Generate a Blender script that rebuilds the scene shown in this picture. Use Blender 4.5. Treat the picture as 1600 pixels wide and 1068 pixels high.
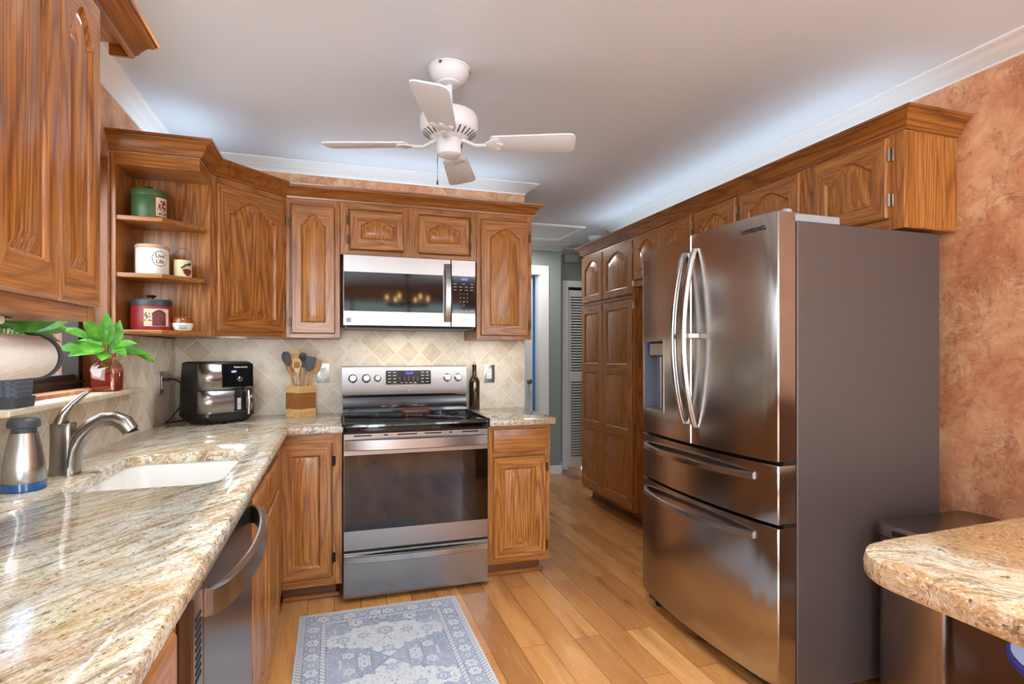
import bpy, bmesh, math, random
from mathutils import Vector, Matrix
PI = math.pi
random.seed(7)
scene = bpy.context.scene
for o in list(bpy.data.objects): bpy.data.objects.remove(o)
COL = scene.collection

# ------------------------------------------------------------------ camera, light, exposure
CAM_H = 1.265
cd = bpy.data.cameras.new('camera'); cam = bpy.data.objects.new('camera', cd); COL.objects.link(cam)
cam.location = (0, 0, CAM_H); cam.rotation_euler = (PI/2, 0, -0.310827)
cd.sensor_width = 36; cd.lens = 863.99/1600*36; cd.shift_y = 18.86/1600; cd.clip_start = .02
scene.camera = cam
vs = scene.view_settings
vs.view_transform = 'Standard'; vs.look = 'None'; vs.gamma = 1; vs.use_curve_mapping = False
vs.exposure = 0.42
w = bpy.data.worlds.new('sky'); scene.world = w; w.use_nodes = True
wn = w.node_tree.nodes; sky = wn.new('ShaderNodeTexSky'); sky.sky_type = 'NISHITA'
sky.sun_elevation = math.radians(50); sky.sun_rotation = math.radians(60); sky.sun_disc = False
w.node_tree.links.new(sky.outputs[0], wn['Background'].inputs[0]); wn['Background'].inputs[1].default_value = .5

def area(name, loc, size, power, col=(1, 1, 1), target=None, rot=None, spread=None):
    l = bpy.data.lights.new(name, 'AREA'); l.shape = 'RECTANGLE'; l.size, l.size_y = size
    l.energy = power; l.color = col
    if spread: l.spread = spread
    o = bpy.data.objects.new(name, l); COL.objects.link(o); o.location = loc
    if target is not None:
        o.rotation_euler = (Vector(target)-Vector(loc)).to_track_quat('-Z', 'Y').to_euler()
    elif rot: o.rotation_euler = rot
    return o
# daylight from the glass doors on the left side of the dining end, behind the camera
DAY = (.78, .90, 1)
area('patio_door_daylight', (-.86, -1.75, 1.15), (1.7, 1.9), 66, DAY, target=(1.2, .9, 1.25))
area('window_daylight', (-.45, -3.1, 1.45), (.9, 1.5), 45, DAY, target=(.6, 2, 1.3))
area('added_side_fill', (2.33, -1.9, 1.35), (1.5, 1.2), 46, DAY, target=(-.8, 1.6, 1.1))  # added fill for the left wall and counter; no window stands here
area('sink_window_daylight', (-1.03, 2.2, 1.62), (.8, .8), 7, (.90, .96, 1), target=(.6, 2.3, 1.0))
# added up-lights that brighten the ceiling, over two invented lamp stands
area('fill_uplight', (1.95, -1.1, 1.80), (.34, .34), 50, (.78, .90, 1), rot=(PI, 0, 0))
area('fill_uplight_two', (-.35, -.95, 1.80), (.34, .34), 50, (.78, .90, 1), rot=(PI, 0, 0))
area('added_ceiling_fill', (.50, 1.38, 2.40), (.4, .4), 11, (.85, .93, 1), rot=(0, 0, 0), spread=math.radians(105))  # downward fill added to brighten the aisle, no fixture in the ceiling
area('added_sink_fill', (-.40, 1.86, 2.39), (.16, .16), 3.6, (.9, .96, 1), rot=(0, .25, 0), spread=math.radians(110))  # added fill for sink and left tiles; the ceiling has no lamp here
area('added_dining_fill', (.6, -.9, 2.40), (.5, .5), 18, (.85, .93, 1), rot=(0, 0, 0), spread=math.radians(120))  # extra fill added over the dining end, without a fixture
# cool light strips lying on top of the wall cabinets, behind their crowns
COOL = (.62, .82, 1)
area('cabinet_top_strip_back', (.45, 3.40, 2.128), (1.35, .16), 2.5, COOL, rot=(PI+.25, 0, 0))
area('cabinet_top_strip_right', (2.21, 3.0, 2.138), (.16, 2.7), 4.2, COOL, rot=(PI, .25, 0))
area('cabinet_top_strip_left', (-.72, 3.12, 2.128), (.2, .5), 1.2, COOL, rot=(PI, -.2, 0))
# under-cabinet lights
area('under_corner_cabinet', (-.50, 3.14, 1.343), (.10, .10), 1.7, (.9, .96, 1), rot=(.15, 0, 0))
area('under_left_cabinet', (-.66, 1.05, 1.322), (.05, .55), .5, (.95, .97, 1), rot=(0, .1, 0))
area('under_microwave_warm', (.42, 3.36, 1.385), (.45, .08), .9, (1, .92, .80), rot=(.05, 0, 0))
area('under_cabinet_right', (.98, 3.36, 1.345), (.25, .05), .6, (1, .95, .86), rot=(.1, 0, 0))
# hall
area('hall_light', (1.8, 4.95, 2.35), (.3, .3), 8, (1, .98, .95), rot=(0, 0, 0))

# ------------------------------------------------------------------ helpers
def lin(c):
    return tuple(((v/255)/12.92 if v/255 <= .04045 else ((v/255+.055)/1.055)**2.4) for v in c[:3]) + (1,)

class NT:
    def __init__(s, name):
        s.m = bpy.data.materials.new(name); s.m.use_nodes = True
        s.t = s.m.node_tree; s.b = s.t.nodes['Principled BSDF']
    def n(s, typ, ins=None, **kw):
        nd = s.t.nodes.new('ShaderNode'+typ)
        for k, v in kw.items(): setattr(nd, k, v)
        for k, v in (ins or {}).items(): s.set(nd.inputs[k], v)
        return nd
    def set(s, sock, v):
        if hasattr(v, 'is_output'): s.t.links.new(v, sock)
        elif hasattr(v, 'outputs'): s.t.links.new(v.outputs[0], sock)
        else:
            if isinstance(v, tuple) and len(v) == 3 and sock.type == 'RGBA': v = lin(v)
            sock.default_value = v
    def obj(s): return s.n('TexCoord').outputs['Object']
    def map(s, vec, scale=(1, 1, 1), rot=(0, 0, 0), loc=(0, 0, 0)):
        return s.n('Mapping', {'Vector': vec, 'Scale': scale, 'Rotation': rot, 'Location': loc}).outputs[0]
    def noise(s, vec, scale, detail=2., rough=.5, dist=0.):
        return s.n('TexNoise', {'Vector': vec, 'Scale': scale, 'Detail': detail, 'Roughness': rough, 'Distortion': dist}).outputs[0]
    def math(s, op, a, b=0., c=None):
        nd = s.n('Math', operation=op); s.set(nd.inputs[0], a); s.set(nd.inputs[1], b)
        if c is not None: s.set(nd.inputs[2], c)
        return nd.outputs[0]
    def ramp(s, fac, stops, interp='LINEAR'):
        nd = s.n('ValToRGB', {'Fac': fac}); cr = nd.color_ramp; cr.interpolation = interp
        while len(cr.elements) < len(stops): cr.elements.new(.5)
        for e, (p, c) in zip(cr.elements, stops):
            e.position = p; e.color = lin(c) if isinstance(c, tuple) else (c, c, c, 1)
        return nd.outputs[0]
    def mix(s, fac, a, b, blend='MIX'):
        nd = s.n('Mix', data_type='RGBA', blend_type=blend)
        s.set(nd.inputs[0], fac); s.set(nd.inputs[6], a); s.set(nd.inputs[7], b); return nd.outputs[2]
    def rnd(s, vec, k=7.3):
        r = s.n('ObjectInfo').outputs['Random']
        v = s.n('CombineXYZ', {0: s.math('MULTIPLY', r, k), 1: s.math('MULTIPLY', r, k*1.7), 2: s.math('MULTIPLY', r, k*.6)})
        return s.n('VectorMath', {0: vec, 1: v.outputs[0]}, operation='ADD').outputs[0]
    def out(s, **kw):
        for k, v in kw.items(): s.set(s.b.inputs[k.replace('_', ' ')], v)
        return s.m
    def bump(s, h, strength=.2, dist=.01):
        s.set(s.b.inputs['Normal'], s.n('Bump', {'Height': h, 'Strength': strength, 'Distance': dist}).outputs[0])

def plain(name, col, rough=.5, metal=0., **kw):
    return NT(name).out(Base_Color=col, Roughness=rough, Metallic=metal, **kw)

def oak(name, axis, lo=(104, 58, 22), mid=(172, 108, 48), hi=(198, 138, 74), ringk=21., rough=.28, seed=0):
    t = NT(name); v = t.rnd(t.obj())
    sc = {'x': (.085, 1, 1), 'y': (1, .085, 1), 'z': (1, 1, .085)}[axis]
    v1 = t.map(v, sc, loc=(seed*3.1, seed*1.7, seed*2.3))
    n1 = t.noise(v1, 6.4, 1.6, .42, .08)
    fr = t.math('FRACT', t.math('MULTIPLY', n1, ringk))
    rings = t.ramp(fr, [(0, lo), (.05, lo), (.20, mid), (.62, hi), (.90, mid), (1, lo)])
    sc2 = {'x': (.025, 1, 1), 'y': (1, .025, 1), 'z': (1, 1, .025)}[axis]
    pores = t.noise(t.map(v, sc2), 210, 2, .6)
    pf = t.ramp(pores, [(.45, 0.), (.62, .7)])
    broad = t.noise(t.map(v, sc), 2.0, 2, .5)
    rings = t.mix(.62, mid, rings)
    c = t.mix(pf, rings, lo)
    c = t.mix(t.math('MULTIPLY', t.ramp(broad, [(.35, 0.), (.7, 1.)]), .35), c, mid)
    t.bump(pores, .06, .002)
    return t.out(Base_Color=c, Roughness=rough, Coat_Weight=.12, Coat_Roughness=.18)

M = {}
M['oak_z'] = oak('oak_vertical', 'z'); M['oak_x'] = oak('oak_horizontal', 'x', seed=1); M['oak_y'] = oak('oak_depth', 'y', seed=5)
M['oak_panel'] = oak('oak_panel', 'z', (108, 60, 22), (176, 112, 50), (204, 144, 76), 20., seed=2)
M['oak_crown'] = oak('oak_crown', 'x', (98, 54, 20), (154, 92, 38), (182, 118, 56), 14., .30, seed=3)
M['oak_crown_y'] = oak('oak_crown_depth', 'y', (98, 54, 20), (154, 92, 38), (182, 118, 56), 14., .30, seed=4)
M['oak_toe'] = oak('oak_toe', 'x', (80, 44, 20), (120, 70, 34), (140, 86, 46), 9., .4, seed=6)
OAK = ['oak_z', 'oak_x', 'oak_panel']

def granite(name, rot, warm=0.):
    t = NT(name); v = t.map(t.obj(), rot=(0, 0, rot))
    dv = t.noise(v, 2.6+warm*2, 3, .5)
    off = t.n('CombineXYZ', {1: t.math('MULTIPLY', t.math('SUBTRACT', dv, .5), .10+warm*.22)}).outputs[0]
    v = t.n('VectorMath', {0: v, 1: off}, operation='ADD').outputs[0]
    k = .27+warm*.35
    a = t.noise(t.map(v, (k, 1, 1)), 66, 5, .72)
    vein = t.noise(t.map(v, (.06+warm*.1, 1, 1), loc=(4, 2, 0)), 13, 3, .6)
    vein2 = t.noise(t.map(v, (.17, 1, 1), loc=(1, 8, 0)), 30, 4, .7)
    fine = t.noise(t.map(v, (.6, 1, 1)), 210, 3, .7)
    spk = t.noise(t.map(v, (.6, 1, 1), loc=(9, 1, 3)), 115, 3, .65)
    patch = t.noise(t.map(v, (.5, 1, 1)), 3.6, 3, .6, .5)
    gp = t.ramp(t.noise(t.map(v, loc=(5, 5, 5)), 3.0, 4, .6, .8), [(.42, 0.), (.56, warm*.75)])
    rust = t.noise(t.map(v, (.4, 1, 1), loc=(2, 7, 1)), 9, 5, .7, .3)
    c = t.ramp(a, [(.30, (136, 112, 78)), (.40, (186, 168, 130)), (.48, (220, 214, 192)), (.60, (236, 234, 222)), (.78, (204, 210, 198))])
    c = t.mix(t.ramp(patch, [(.46-warm*.12, 0.), (.62-warm*.06, .42+warm*.3)]), c, (210, 164, 98))
    c = t.mix(t.ramp(rust, [(.54-warm*.05, 0.), (.66, .6)]), c, (180, 112, 56))
    c = t.mix(gp, c, (176, 124, 66)) if warm else c
    c = t.mix(t.ramp(vein2, [(.55, 0.), (.66, .6)]), c, (132, 102, 66))
    br = t.ramp(t.noise(t.map(v, (.4, 1, 1)), 7, 3, .6), [(.40, .15), (.62, 1.)])
    c = t.mix(t.math('MULTIPLY', br, t.ramp(t.math('ABSOLUTE', t.math('SUBTRACT', vein, .5)), [(.0, .8), (.016, .35), (.035, 0.)])), c, (92, 64, 38))
    c = t.mix(t.ramp(fine, [(.54, 0.), (.66, .6)]), c, (112, 98, 74))
    c = t.mix(t.ramp(fine, [(.32, .6), (.44, 0.)]), c, (246, 244, 234))
    c = t.mix(t.ramp(spk, [(.60, 0.), (.66, .85)]), c, (58, 54, 46))
    c = t.mix(.16, c, (104, 88, 66))
    return t.out(Base_Color=c, Roughness=.10, Specular_IOR_Level=.5)
M['granite'] = granite('granite_streaked', math.radians(-57))
M['granite_warm'] = granite('granite_golden', math.radians(40), 1.)

def floor_mat():
    t = NT('floor_planks'); v = t.obj()
    rv = t.map(v, rot=(0, 0, PI/2))
    br = t.n('TexBrick', {'Vector': rv, 'Color1': (0, 0, 0, 1), 'Color2': (1, 1, 1, 1), 'Mortar': (.5, .5, .5, 1), 'Scale': 1., 'Mortar Size': .0012, 'Mortar Smooth': .1, 'Brick Width': .95, 'Row Height': .127}, offset=.37, offset_frequency=2)
    tint = br.outputs[0]; mort = br.outputs[1]
    ov = t.n('VectorMath', {0: v, 1: t.n('CombineXYZ', {0: t.math('MULTIPLY', tint, 9.), 1: t.math('MULTIPLY', tint, 23.)}).outputs[0]}, operation='ADD').outputs[0]
    g = t.noise(t.map(ov, (1, .12, 1)), 9, 4, .6, .9)
    g2 = t.noise(t.map(ov, (1, .04, 1)), 90, 3, .6)
    c = t.ramp(tint, [(0, (186, 122, 64)), (.3, (214, 150, 86)), (.6, (226, 166, 100)), (.85, (206, 142, 78)), (1, (156, 104, 62))])
    c = t.mix(t.ramp(g, [(.50, 0.), (.70, .75)]), c, (164, 104, 56))
    c = t.mix(t.ramp(g, [(.66, 0.), (.71, .8)]), c, (88, 52, 28))
    c = t.mix(t.ramp(g, [(.28, .4), (.44, 0.)]), c, (240, 190, 130))
    c = t.mix(t.ramp(g2, [(.45, 0.), (.75, .35)]), c, (150, 92, 48))
    kn = t.n('TexVoronoi', {'Vector': t.map(ov, (1, .5, 1)), 'Scale': 2.3}).outputs[0]
    c = t.mix(t.ramp(kn, [(.02, .9), (.05, 0.)]), c, (84, 44, 24))
    c = t.mix(mort, c, (92, 54, 28))
    t.bump(t.math('SUBTRACT', 1., mort), .25, .002)
    return t.out(Base_Color=c, Roughness=t.ramp(g2, [(0, .20), (1, .32)]), Coat_Weight=.25, Coat_Roughness=.12)
M['floor'] = floor_mat()

def wallpaper():
    t = NT('terracotta_wallpaper'); v = t.obj()
    a = t.noise(v, 3.2, 7, .72, .3); b = t.noise(v, 9, 7, .74, .9); c2 = t.noise(v, 55, 4, .75); d = t.noise(t.map(v, loc=(3, 9, 5)), 5, 8, .78, .6)
    c = t.ramp(a, [(.34, (186, 116, 78)), (.46, (206, 146, 106)), (.56, (218, 168, 126)), (.68, (228, 194, 152))])
    c = t.mix(t.ramp(b, [(.50, 0.), (.62, .65)]), c, (172, 104, 70))
    c = t.mix(t.ramp(d, [(.56, 0.), (.68, .6)]), c, (226, 192, 150))
    c = t.mix(t.ramp(t.math('ABSOLUTE', t.math('SUBTRACT', d, .57)), [(.0, .45), (.010, .2), (.022, 0.)]), c, (128, 82, 52))
    c = t.mix(t.math('MULTIPLY', t.ramp(b, [(.48, 0.), (.58, 1.)]), t.ramp(c2, [(.52, 0.), (.66, .6)])), c, (126, 74, 48))
    c = t.mix(t.ramp(c2, [(.30, .35), (.44, 0.)]), c, (232, 192, 152))
    t.bump(c2, .12, .003)
    return t.out(Base_Color=c, Roughness=.62)
M['wallpaper'] = wallpaper()

def tile_mat(name, axis):
    t = NT(name); v = t.obj(); s = t.n('SeparateXYZ', {0: v})
    u = s.outputs[0 if axis == 'x' else 1]; z = s.outputs[2]
    k = 1/.150
    p = t.math('MULTIPLY', t.math('ADD', u, z), k); q = t.math('MULTIPLY', t.math('SUBTRACT', u, z), k)
    def edge(x): return t.math('ABSOLUTE', t.math('SUBTRACT', t.math('FRACT', x), .5))
    e = t.math('MAXIMUM', edge(p), edge(q))
    grout = t.ramp(e, [(.468, 0.), (.484, 1.)])
    cell = t.n('CombineXYZ', {0: t.math('FLOOR', p), 1: t.math('FLOOR', q)}).outputs[0]
    r = t.n('TexWhiteNoise', {'Vector': cell}, noise_dimensions='3D').outputs[0]
    c = t.ramp(r, [(0, (204, 184, 158)), (.3, (222, 208, 186)), (.7, (228, 217, 200)), (1, (212, 196, 174))])
    n1 = t.noise(v, 16, 5, .65, .5)
    c = t.mix(t.ramp(n1, [(.48, 0.), (.70, .5)]), c, (180, 156, 124))
    c = t.mix(t.ramp(t.noise(v, 60, 3, .6), [(.62, 0.), (.72, .45)]), c, (160, 136, 106))
    c = t.mix(grout, c, (232, 228, 216))
    t.bump(t.math('SUBTRACT', 1., grout), .35, .003)
    return t.out(Base_Color=c, Roughness=.42)
M['tile_x'] = tile_mat('travertine_diamonds_back', 'x'); M['tile_y'] = tile_mat('travertine_diamonds_side', 'y')

def ceiling_mat():
    t = NT('ceiling_paint'); v = t.obj(); n = t.noise(v, 38, 3, .6); t.bump(n, .10, .004)
    return t.out(Base_Color=(220, 225, 232), Roughness=.75)
M['ceiling'] = ceiling_mat()
M['white'] = plain('white_paint', (236, 236, 234), .38)
M['hall'] = plain('hall_paint', (142, 150, 146), .6)
M['blue'] = plain('blue_room_paint', (120, 170, 205), .6)
M['doorwhite'] = plain('door_paint', (214, 218, 224), .45)

def steel(name, col=(190, 186, 182), rough=.26, axis='z', aniso=.5):
    t = NT(name); v = t.obj()
    sc = {'z': (1, 1, .01), 'x': (.01, .01, 1), 'n': (1, 1, 1)}[axis]
    n = t.noise(t.map(v, sc), 320, 2, .5)
    if axis != 'n': t.bump(n, .02, .0006)
    tan = t.n('Tangent', direction_type='RADIAL', axis='Z')
    return t.out(Base_Color=col, Metallic=1., Roughness=rough, Anisotropic=aniso, Tangent=tan.outputs[0])
M['steel'] = steel('brushed_steel', (164, 161, 158), .27, 'x', .6)
M['fridge'] = steel('fridge_steel', (178, 172, 166), .20, 'x', .55)
M['steel_handle'] = steel('steel_handle', (176, 174, 172), .24, 'n', 0.)
M['nickel'] = steel('brushed_nickel', (152, 144, 136), .26, 'n', 0.)
M['chrome'] = plain('chrome', (220, 220, 220), .08, 1.)
M['fridge_side'] = plain('fridge_side_paint', (98, 89, 86), .42, .35)
M['bronze_steel'] = steel('smoky_steel', (150, 140, 136), .26, 'z', .3)
M['blackglass'] = plain('black_glass', (9, 9, 10), .05, Specular_IOR_Level=.55)
M['ovenglass'] = plain('oven_glass', (24, 14, 7), .045, Specular_IOR_Level=.65)
M['black'] = plain('black_plastic', (20, 20, 21), .35)
M['darkgrey'] = plain('dark_grey_plastic', (64, 68, 74), .5)
M['gap'] = plain('dark_gap', (10, 9, 8), .7)
M['grey'] = plain('grey_plastic', (160, 166, 172), .4)
M['hinge'] = plain('antique_hinge', (96, 84, 66), .35, .9)
M['hinge_black'] = plain('black_hinge', (24, 22, 20), .4, .6)
M['hinge_nickel'] = plain('nickel_hinge', (170, 162, 146), .3, 1.)
M['porcelain'] = plain('white_porcelain', (240, 238, 230), .16, Coat_Weight=.4)
M['fanwhite'] = plain('fan_white', (230, 232, 236), .35)
M['blade'] = plain('fan_blade_white', (228, 232, 238), .45)
M['brass'] = plain('brass_screw', (140, 120, 84), .35, .9)
def emis(name, col, s):
    return NT(name).out(Base_Color=(5, 5, 8), Emission_Color=col, Emission_Strength=s, Roughness=.3)
M['led_blue'] = emis('blue_digits', (70, 80, 255), 3.2); M['led_white'] = emis('white_digits', (190, 185, 255), 2.2)
M['bulb'] = emis('warm_bulb', (255, 196, 120), 28.)
M['print'] = plain('printed_grey', (190, 190, 190), .5); M['print_dark'] = plain('printed_dark', (50, 48, 46), .5)

# mesh builder ---------------------------------------------------------------
class MB:
    def __init__(s): s.bm = bmesh.new()
    def face(s, pts, mi=0):
        f = s.bm.faces.new([s.bm.verts.new(p) for p in pts]); f.material_index = mi; return f
    def box(s, x0, x1, y0, y1, z0, z1, mi=0, bev=0., seg=1):
        P = [(x, y, z) for z in (z0, z1) for y in (y0, y1) for x in (x0, x1)]
        v = [s.bm.verts.new(p) for p in P]
        F = [(0, 2, 3, 1), (4, 5, 7, 6), (0, 1, 5, 4), (2, 6, 7, 3), (0, 4, 6, 2), (1, 3, 7, 5)]
        fs = [s.bm.faces.new([v[i] for i in f]) for f in F]
        for f in fs: f.material_index = mi
        if bev:
            es = list({e for f in fs for e in f.edges})
            r = bmesh.ops.bevel(s.bm, geom=es, offset=bev, segments=seg, affect='EDGES', profile=.5)
            for f in r['faces']: f.material_index = mi
        return s
    def prism(s, pts, z0, z1, mi=0, bev=0., seg=2, axis='z', side=None):
        """extrude a CCW polygon; axis z: (x,y)->z ; axis y: (x,z) -> y"""
        def P(a, h): return (a[0], a[1], h) if axis == 'z' else ((a[0], h, a[1]) if axis == 'y' else (h, a[0], a[1]))
        lo = [s.bm.verts.new(P(a, z0)) for a in pts]; hi = [s.bm.verts.new(P(a, z1)) for a in pts]
        n = len(pts); fs = [s.bm.faces.new(lo[::-1]), s.bm.faces.new(hi)]
        sd = []
        for i in range(n): sd.append(s.bm.faces.new([lo[i], lo[(i+1) % n], hi[(i+1) % n], hi[i]]))
        for f in fs: f.material_index = mi
        for f in sd: f.material_index = mi if side is None else side
        if bev:
            es = list(set(fs[0].edges) | set(fs[1].edges))
            r = bmesh.ops.bevel(s.bm, geom=es, offset=bev, segments=seg, affect='EDGES', profile=.5)
            for f in r['faces']: f.material_index = mi
        return s
    def loft(s, rings, mi=0, cap0=True, cap1=True, closed=True):
        R = [[s.bm.verts.new(p) for p in r] for r in rings]; n = len(R[0])
        for a, b in zip(R, R[1:]):
            for i in range(n if closed else n-1):
                j = (i+1) % n
                f = s.bm.faces.new([a[i], a[j], b[j], b[i]]); f.material_index = mi
        if cap0: f = s.bm.faces.new(R[0][::-1]); f.material_index = mi
        if cap1: f = s.bm.faces.new(R[-1]); f.material_index = mi
        return s
    def lathe(s, prof, c=(0, 0, 0), n=32, mi=0, sx=1., sy=1., cap0=True, cap1=True):
        rings = [[(c[0]+r*sx*math.cos(2*PI*i/n), c[1]+r*sy*math.sin(2*PI*i/n), c[2]+z) for i in range(n)] for r, z in prof]
        return s.loft(rings, mi, cap0, cap1)
    def tube(s, path, r, n=10, mi=0, flat=None, up=(0, 0, 1)):
        pts = [Vector(p) for p in path]; rings = []
        m = len(pts); upv = Vector(up)
        for i, p in enumerate(pts):
            d = (pts[min(i+1, m-1)]-pts[max(i-1, 0)]).normalized()
            a = d.cross(upv)
            if a.length < 1e-4: a = d.cross(Vector((1, 0, .01)))
            a.normalize(); b = d.cross(a).normalized()*-1
            rr = r[i] if isinstance(r, (list, tuple)) else r
            fa, fb = (flat if flat else (1, 1))
            rings.append([p+a*rr*fa*math.cos(2*PI*k/n)+b*rr*fb*math.sin(2*PI*k/n) for k in range(n)])
        return s.loft(rings, mi)
    def sweep(s, path, prof, mis=0, flip=1, caps=True, z0=0.):
        """path: 2D polyline; prof: (outward, z) list; outward is to the right of travel (flip=-1: left)"""
        P = [Vector(p) for p in path]; n = len(P); rings = []
        for i in range(n):
            d0 = (P[i]-P[i-1]).normalized() if i > 0 else None
            d1 = (P[i+1]-P[i]).normalized() if i < n-1 else None
            nn = [Vector((d.y, -d.x))*flip for d in (d0, d1) if d is not None]
            if len(nn) == 2:
                m = (nn[0]+nn[1]).normalized(); m = m/max(.3, m.dot(nn[0]))
            else: m = nn[0]
            rings.append([(P[i].x+m.x*o, P[i].y+m.y*o, z0+z) for o, z in prof])
        R = [[s.bm.verts.new(p) for p in r] for r in rings]; k = len(prof)
        for i in range(n-1):
            mi = mis[i] if isinstance(mis, (list, tuple)) else mis
            for j in range(k):
                f = s.bm.faces.new([R[i][j], R[i+1][j], R[i+1][(j+1) % k], R[i][(j+1) % k]]); f.material_index = mi
        if caps:
            s.bm.faces.new(R[0]).material_index = mis[0] if isinstance(mis, (list, tuple)) else mis
            s.bm.faces.new(R[-1][::-1]).material_index = mis[-1] if isinstance(mis, (list, tuple)) else mis
        return s
    def xf(s, mat):
        bmesh.ops.transform(s.bm, matrix=mat, verts=s.bm.verts); return s
    def build(s, name, mats, parent=None, loc=(0, 0, 0), rot=(0, 0, 0), smooth=True, ang=32, subsurf=0):
        bm = s.bm; bmesh.ops.recalc_face_normals(bm, faces=bm.faces)
        if smooth:
            for f in bm.faces: f.smooth = True
            for e in bm.edges:
                if len(e.link_faces) == 2 and e.calc_face_angle(0) > math.radians(ang): e.smooth = False
        me = bpy.data.meshes.new(name); bm.to_mesh(me); bm.free()
        if not isinstance(mats, (list, tuple)): mats = [mats]
        for m in mats: me.materials.append(M[m] if isinstance(m, str) else m)
        o = bpy.data.objects.new(name, me); COL.objects.link(o)
        o.location = loc; o.rotation_euler = rot
        if parent: o.parent = parent
        if subsurf:
            md = o.modifiers.new('Subdivision', 'SUBSURF'); md.levels = md.render_levels = subsurf
        return o

def thing(name, label, cat, loc=(0, 0, 0), rz=0., group=None):
    o = bpy.data.objects.new(name, None); COL.objects.link(o); o.location = loc; o.rotation_euler = (0, 0, rz)
    o['label'] = label; o['category'] = cat
    if group: o['group'] = group
    return o
def tag(o, label, cat, group=None):
    o['label'] = label; o['category'] = cat
    if group: o['group'] = group
    return o
def struct(o): o['kind'] = 'structure'; return o
def rrect(x0, x1, y0, y1, r, n=5):
    pts = []
    for cx, cy, a in ((x1-r, y0+r, -PI/2), (x1-r, y1-r, 0), (x0+r, y1-r, PI/2), (x0+r, y0+r, PI)):
        for i in range(n+1):
            t = a+PI/2*i/n; pts.append((cx+r*math.cos(t), cy+r*math.sin(t)))
    return pts
def text(body, size, mat, parent, loc, rot=(PI/2, 0, 0), extrude=.0006, name='lettering', align='CENTER', bend=None):
    c = bpy.data.curves.new(name, 'FONT'); c.body = body; c.size = size; c.extrude = extrude; c.align_x = align; c.align_y = 'CENTER'
    c.resolution_u = 3
    t = bpy.data.objects.new('tmp', c); COL.objects.link(t)
    dg = bpy.context.evaluated_depsgraph_get(); dg.update()
    me = bpy.data.meshes.new_from_object(t.evaluated_get(dg)); bpy.data.objects.remove(t)
    me.materials.clear(); me.materials.append(M[mat])
    if bend:       # wrap round a vertical cylinder of radius bend
        for v in me.vertices:
            a = v.co.x/bend; h = v.co.y; q = bend+v.co.z
            v.co = (q*math.sin(a), -q*math.cos(a), h)
        rot = (0, 0, rot[2])
    o = bpy.data.objects.new(name, me); COL.objects.link(o); o.parent = parent; o.location = loc; o.rotation_euler = rot
    return o

# ------------------------------------------------------------------ dimensions
CEIL = 2.415; XL = -.895; XT = -.86; YB = 3.58; YT = 3.57; XR = 2.375; CT = .905
YN = -3.2; XEND = 1.238

# ------------------------------------------------------------------ room shell
struct(MB().box(-1.2, 4.0, YN-.1, 7.2, -.06, 0).build('floor', 'floor'))
struct(MB().box(-1.2, 4.0, YN-.1, 7.2, CEIL, CEIL+.08).build('ceiling', 'ceiling'))
WY0, WY1, WZ0, WZ1 = 1.80, 2.69, 1.13, 2.08       # window over the sink
m = MB(); m.box(-1.05, XL, YN, WY0, 0, CEIL); m.box(-1.05, XL, WY1, YB+.12, 0, CEIL)
m.box(-1.05, XL, WY0, WY1, 0, WZ0); m.box(-1.05, XL, WY0, WY1, WZ1, CEIL)
wl = struct(m.build('wall_left', 'wallpaper'))
m = MB(); m.box(XL-.001, XT, -.6, 1.79, CT-.02, 1.341); m.box(XL-.001, XT, 1.79, 2.70, CT-.02, 1.098); m.box(XL-.001, XT, 2.70, YT, CT-.02, 1.348)
m.build('backsplash', 'tile_y', wl)
wb = struct(MB().box(XL, XEND, YB, YB+.12, 0, CEIL).build('wall_back', ['wallpaper']))
MB().box(XT, XEND, YT, YB+.001, CT-.02, 1.354).box(.034, .816, YT, YB+.001, 1.354, 1.43).build('backsplash', 'tile_x', wb)
MB().box(XEND, XEND+.004, YB, YB+.12, 0, CEIL).build('end_face', 'hall', wb)
struct(MB().box(XR, XR+.1, YN, 4.46, 0, CEIL).build('wall_right', 'wallpaper'))
struct(MB().box(XR, 3.1, 4.46, 4.56, 0, CEIL).build('wall_pantry_side', 'hall'))
# hall beyond
DX0, DX1, DZ = 1.33, 2.045, 2.09
m = MB(); m.box(1.1, DX0, 5.42, 5.52, 0, CEIL); m.box(DX1, 2.285, 5.42, 5.52, 0, CEIL); m.box(DX0, DX1, 5.42, 5.52, DZ, CEIL)
struct(m.build('wall_hall', 'hall'))
m = MB(); LX0, LX1, LZ = 2.441, 3.05, 2.0
m.box(2.245, LX0, 5.60, 5.70, 0, CEIL); m.box(LX0, LX1, 5.60, 5.70, LZ, CEIL); m.box(LX1, 3.2, 5.60, 5.70, 0, CEIL); m.box(2.245, 2.285, 5.52, 5.6, 0, CEIL)
struct(m.build('wall_alcove', 'hall'))
struct(MB().box(3.1, 3.2, 4.56, 5.6, 0, CEIL).build('wall_hall_right', 'hall'))
struct(MB().box(1.1, 1.2, YB+.12, 5.42, 0, CEIL).build('wall_hall_left', 'hall'))
m = MB(); m.box(1.0, 2.6, 6.6, 6.7, 0, CEIL); m.box(.95, 1.0, 5.52, 6.7, 0, CEIL); m.box(2.6, 2.65, 5.7, 6.7, 0, CEIL)
struct(m.build('wall_bedroom', 'blue'))
area('bedroom_daylight', (1.6, 6.2, 2.3), (.5, .5), 7, (.9, .96, 1), rot=(0, 0, 0))
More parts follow.
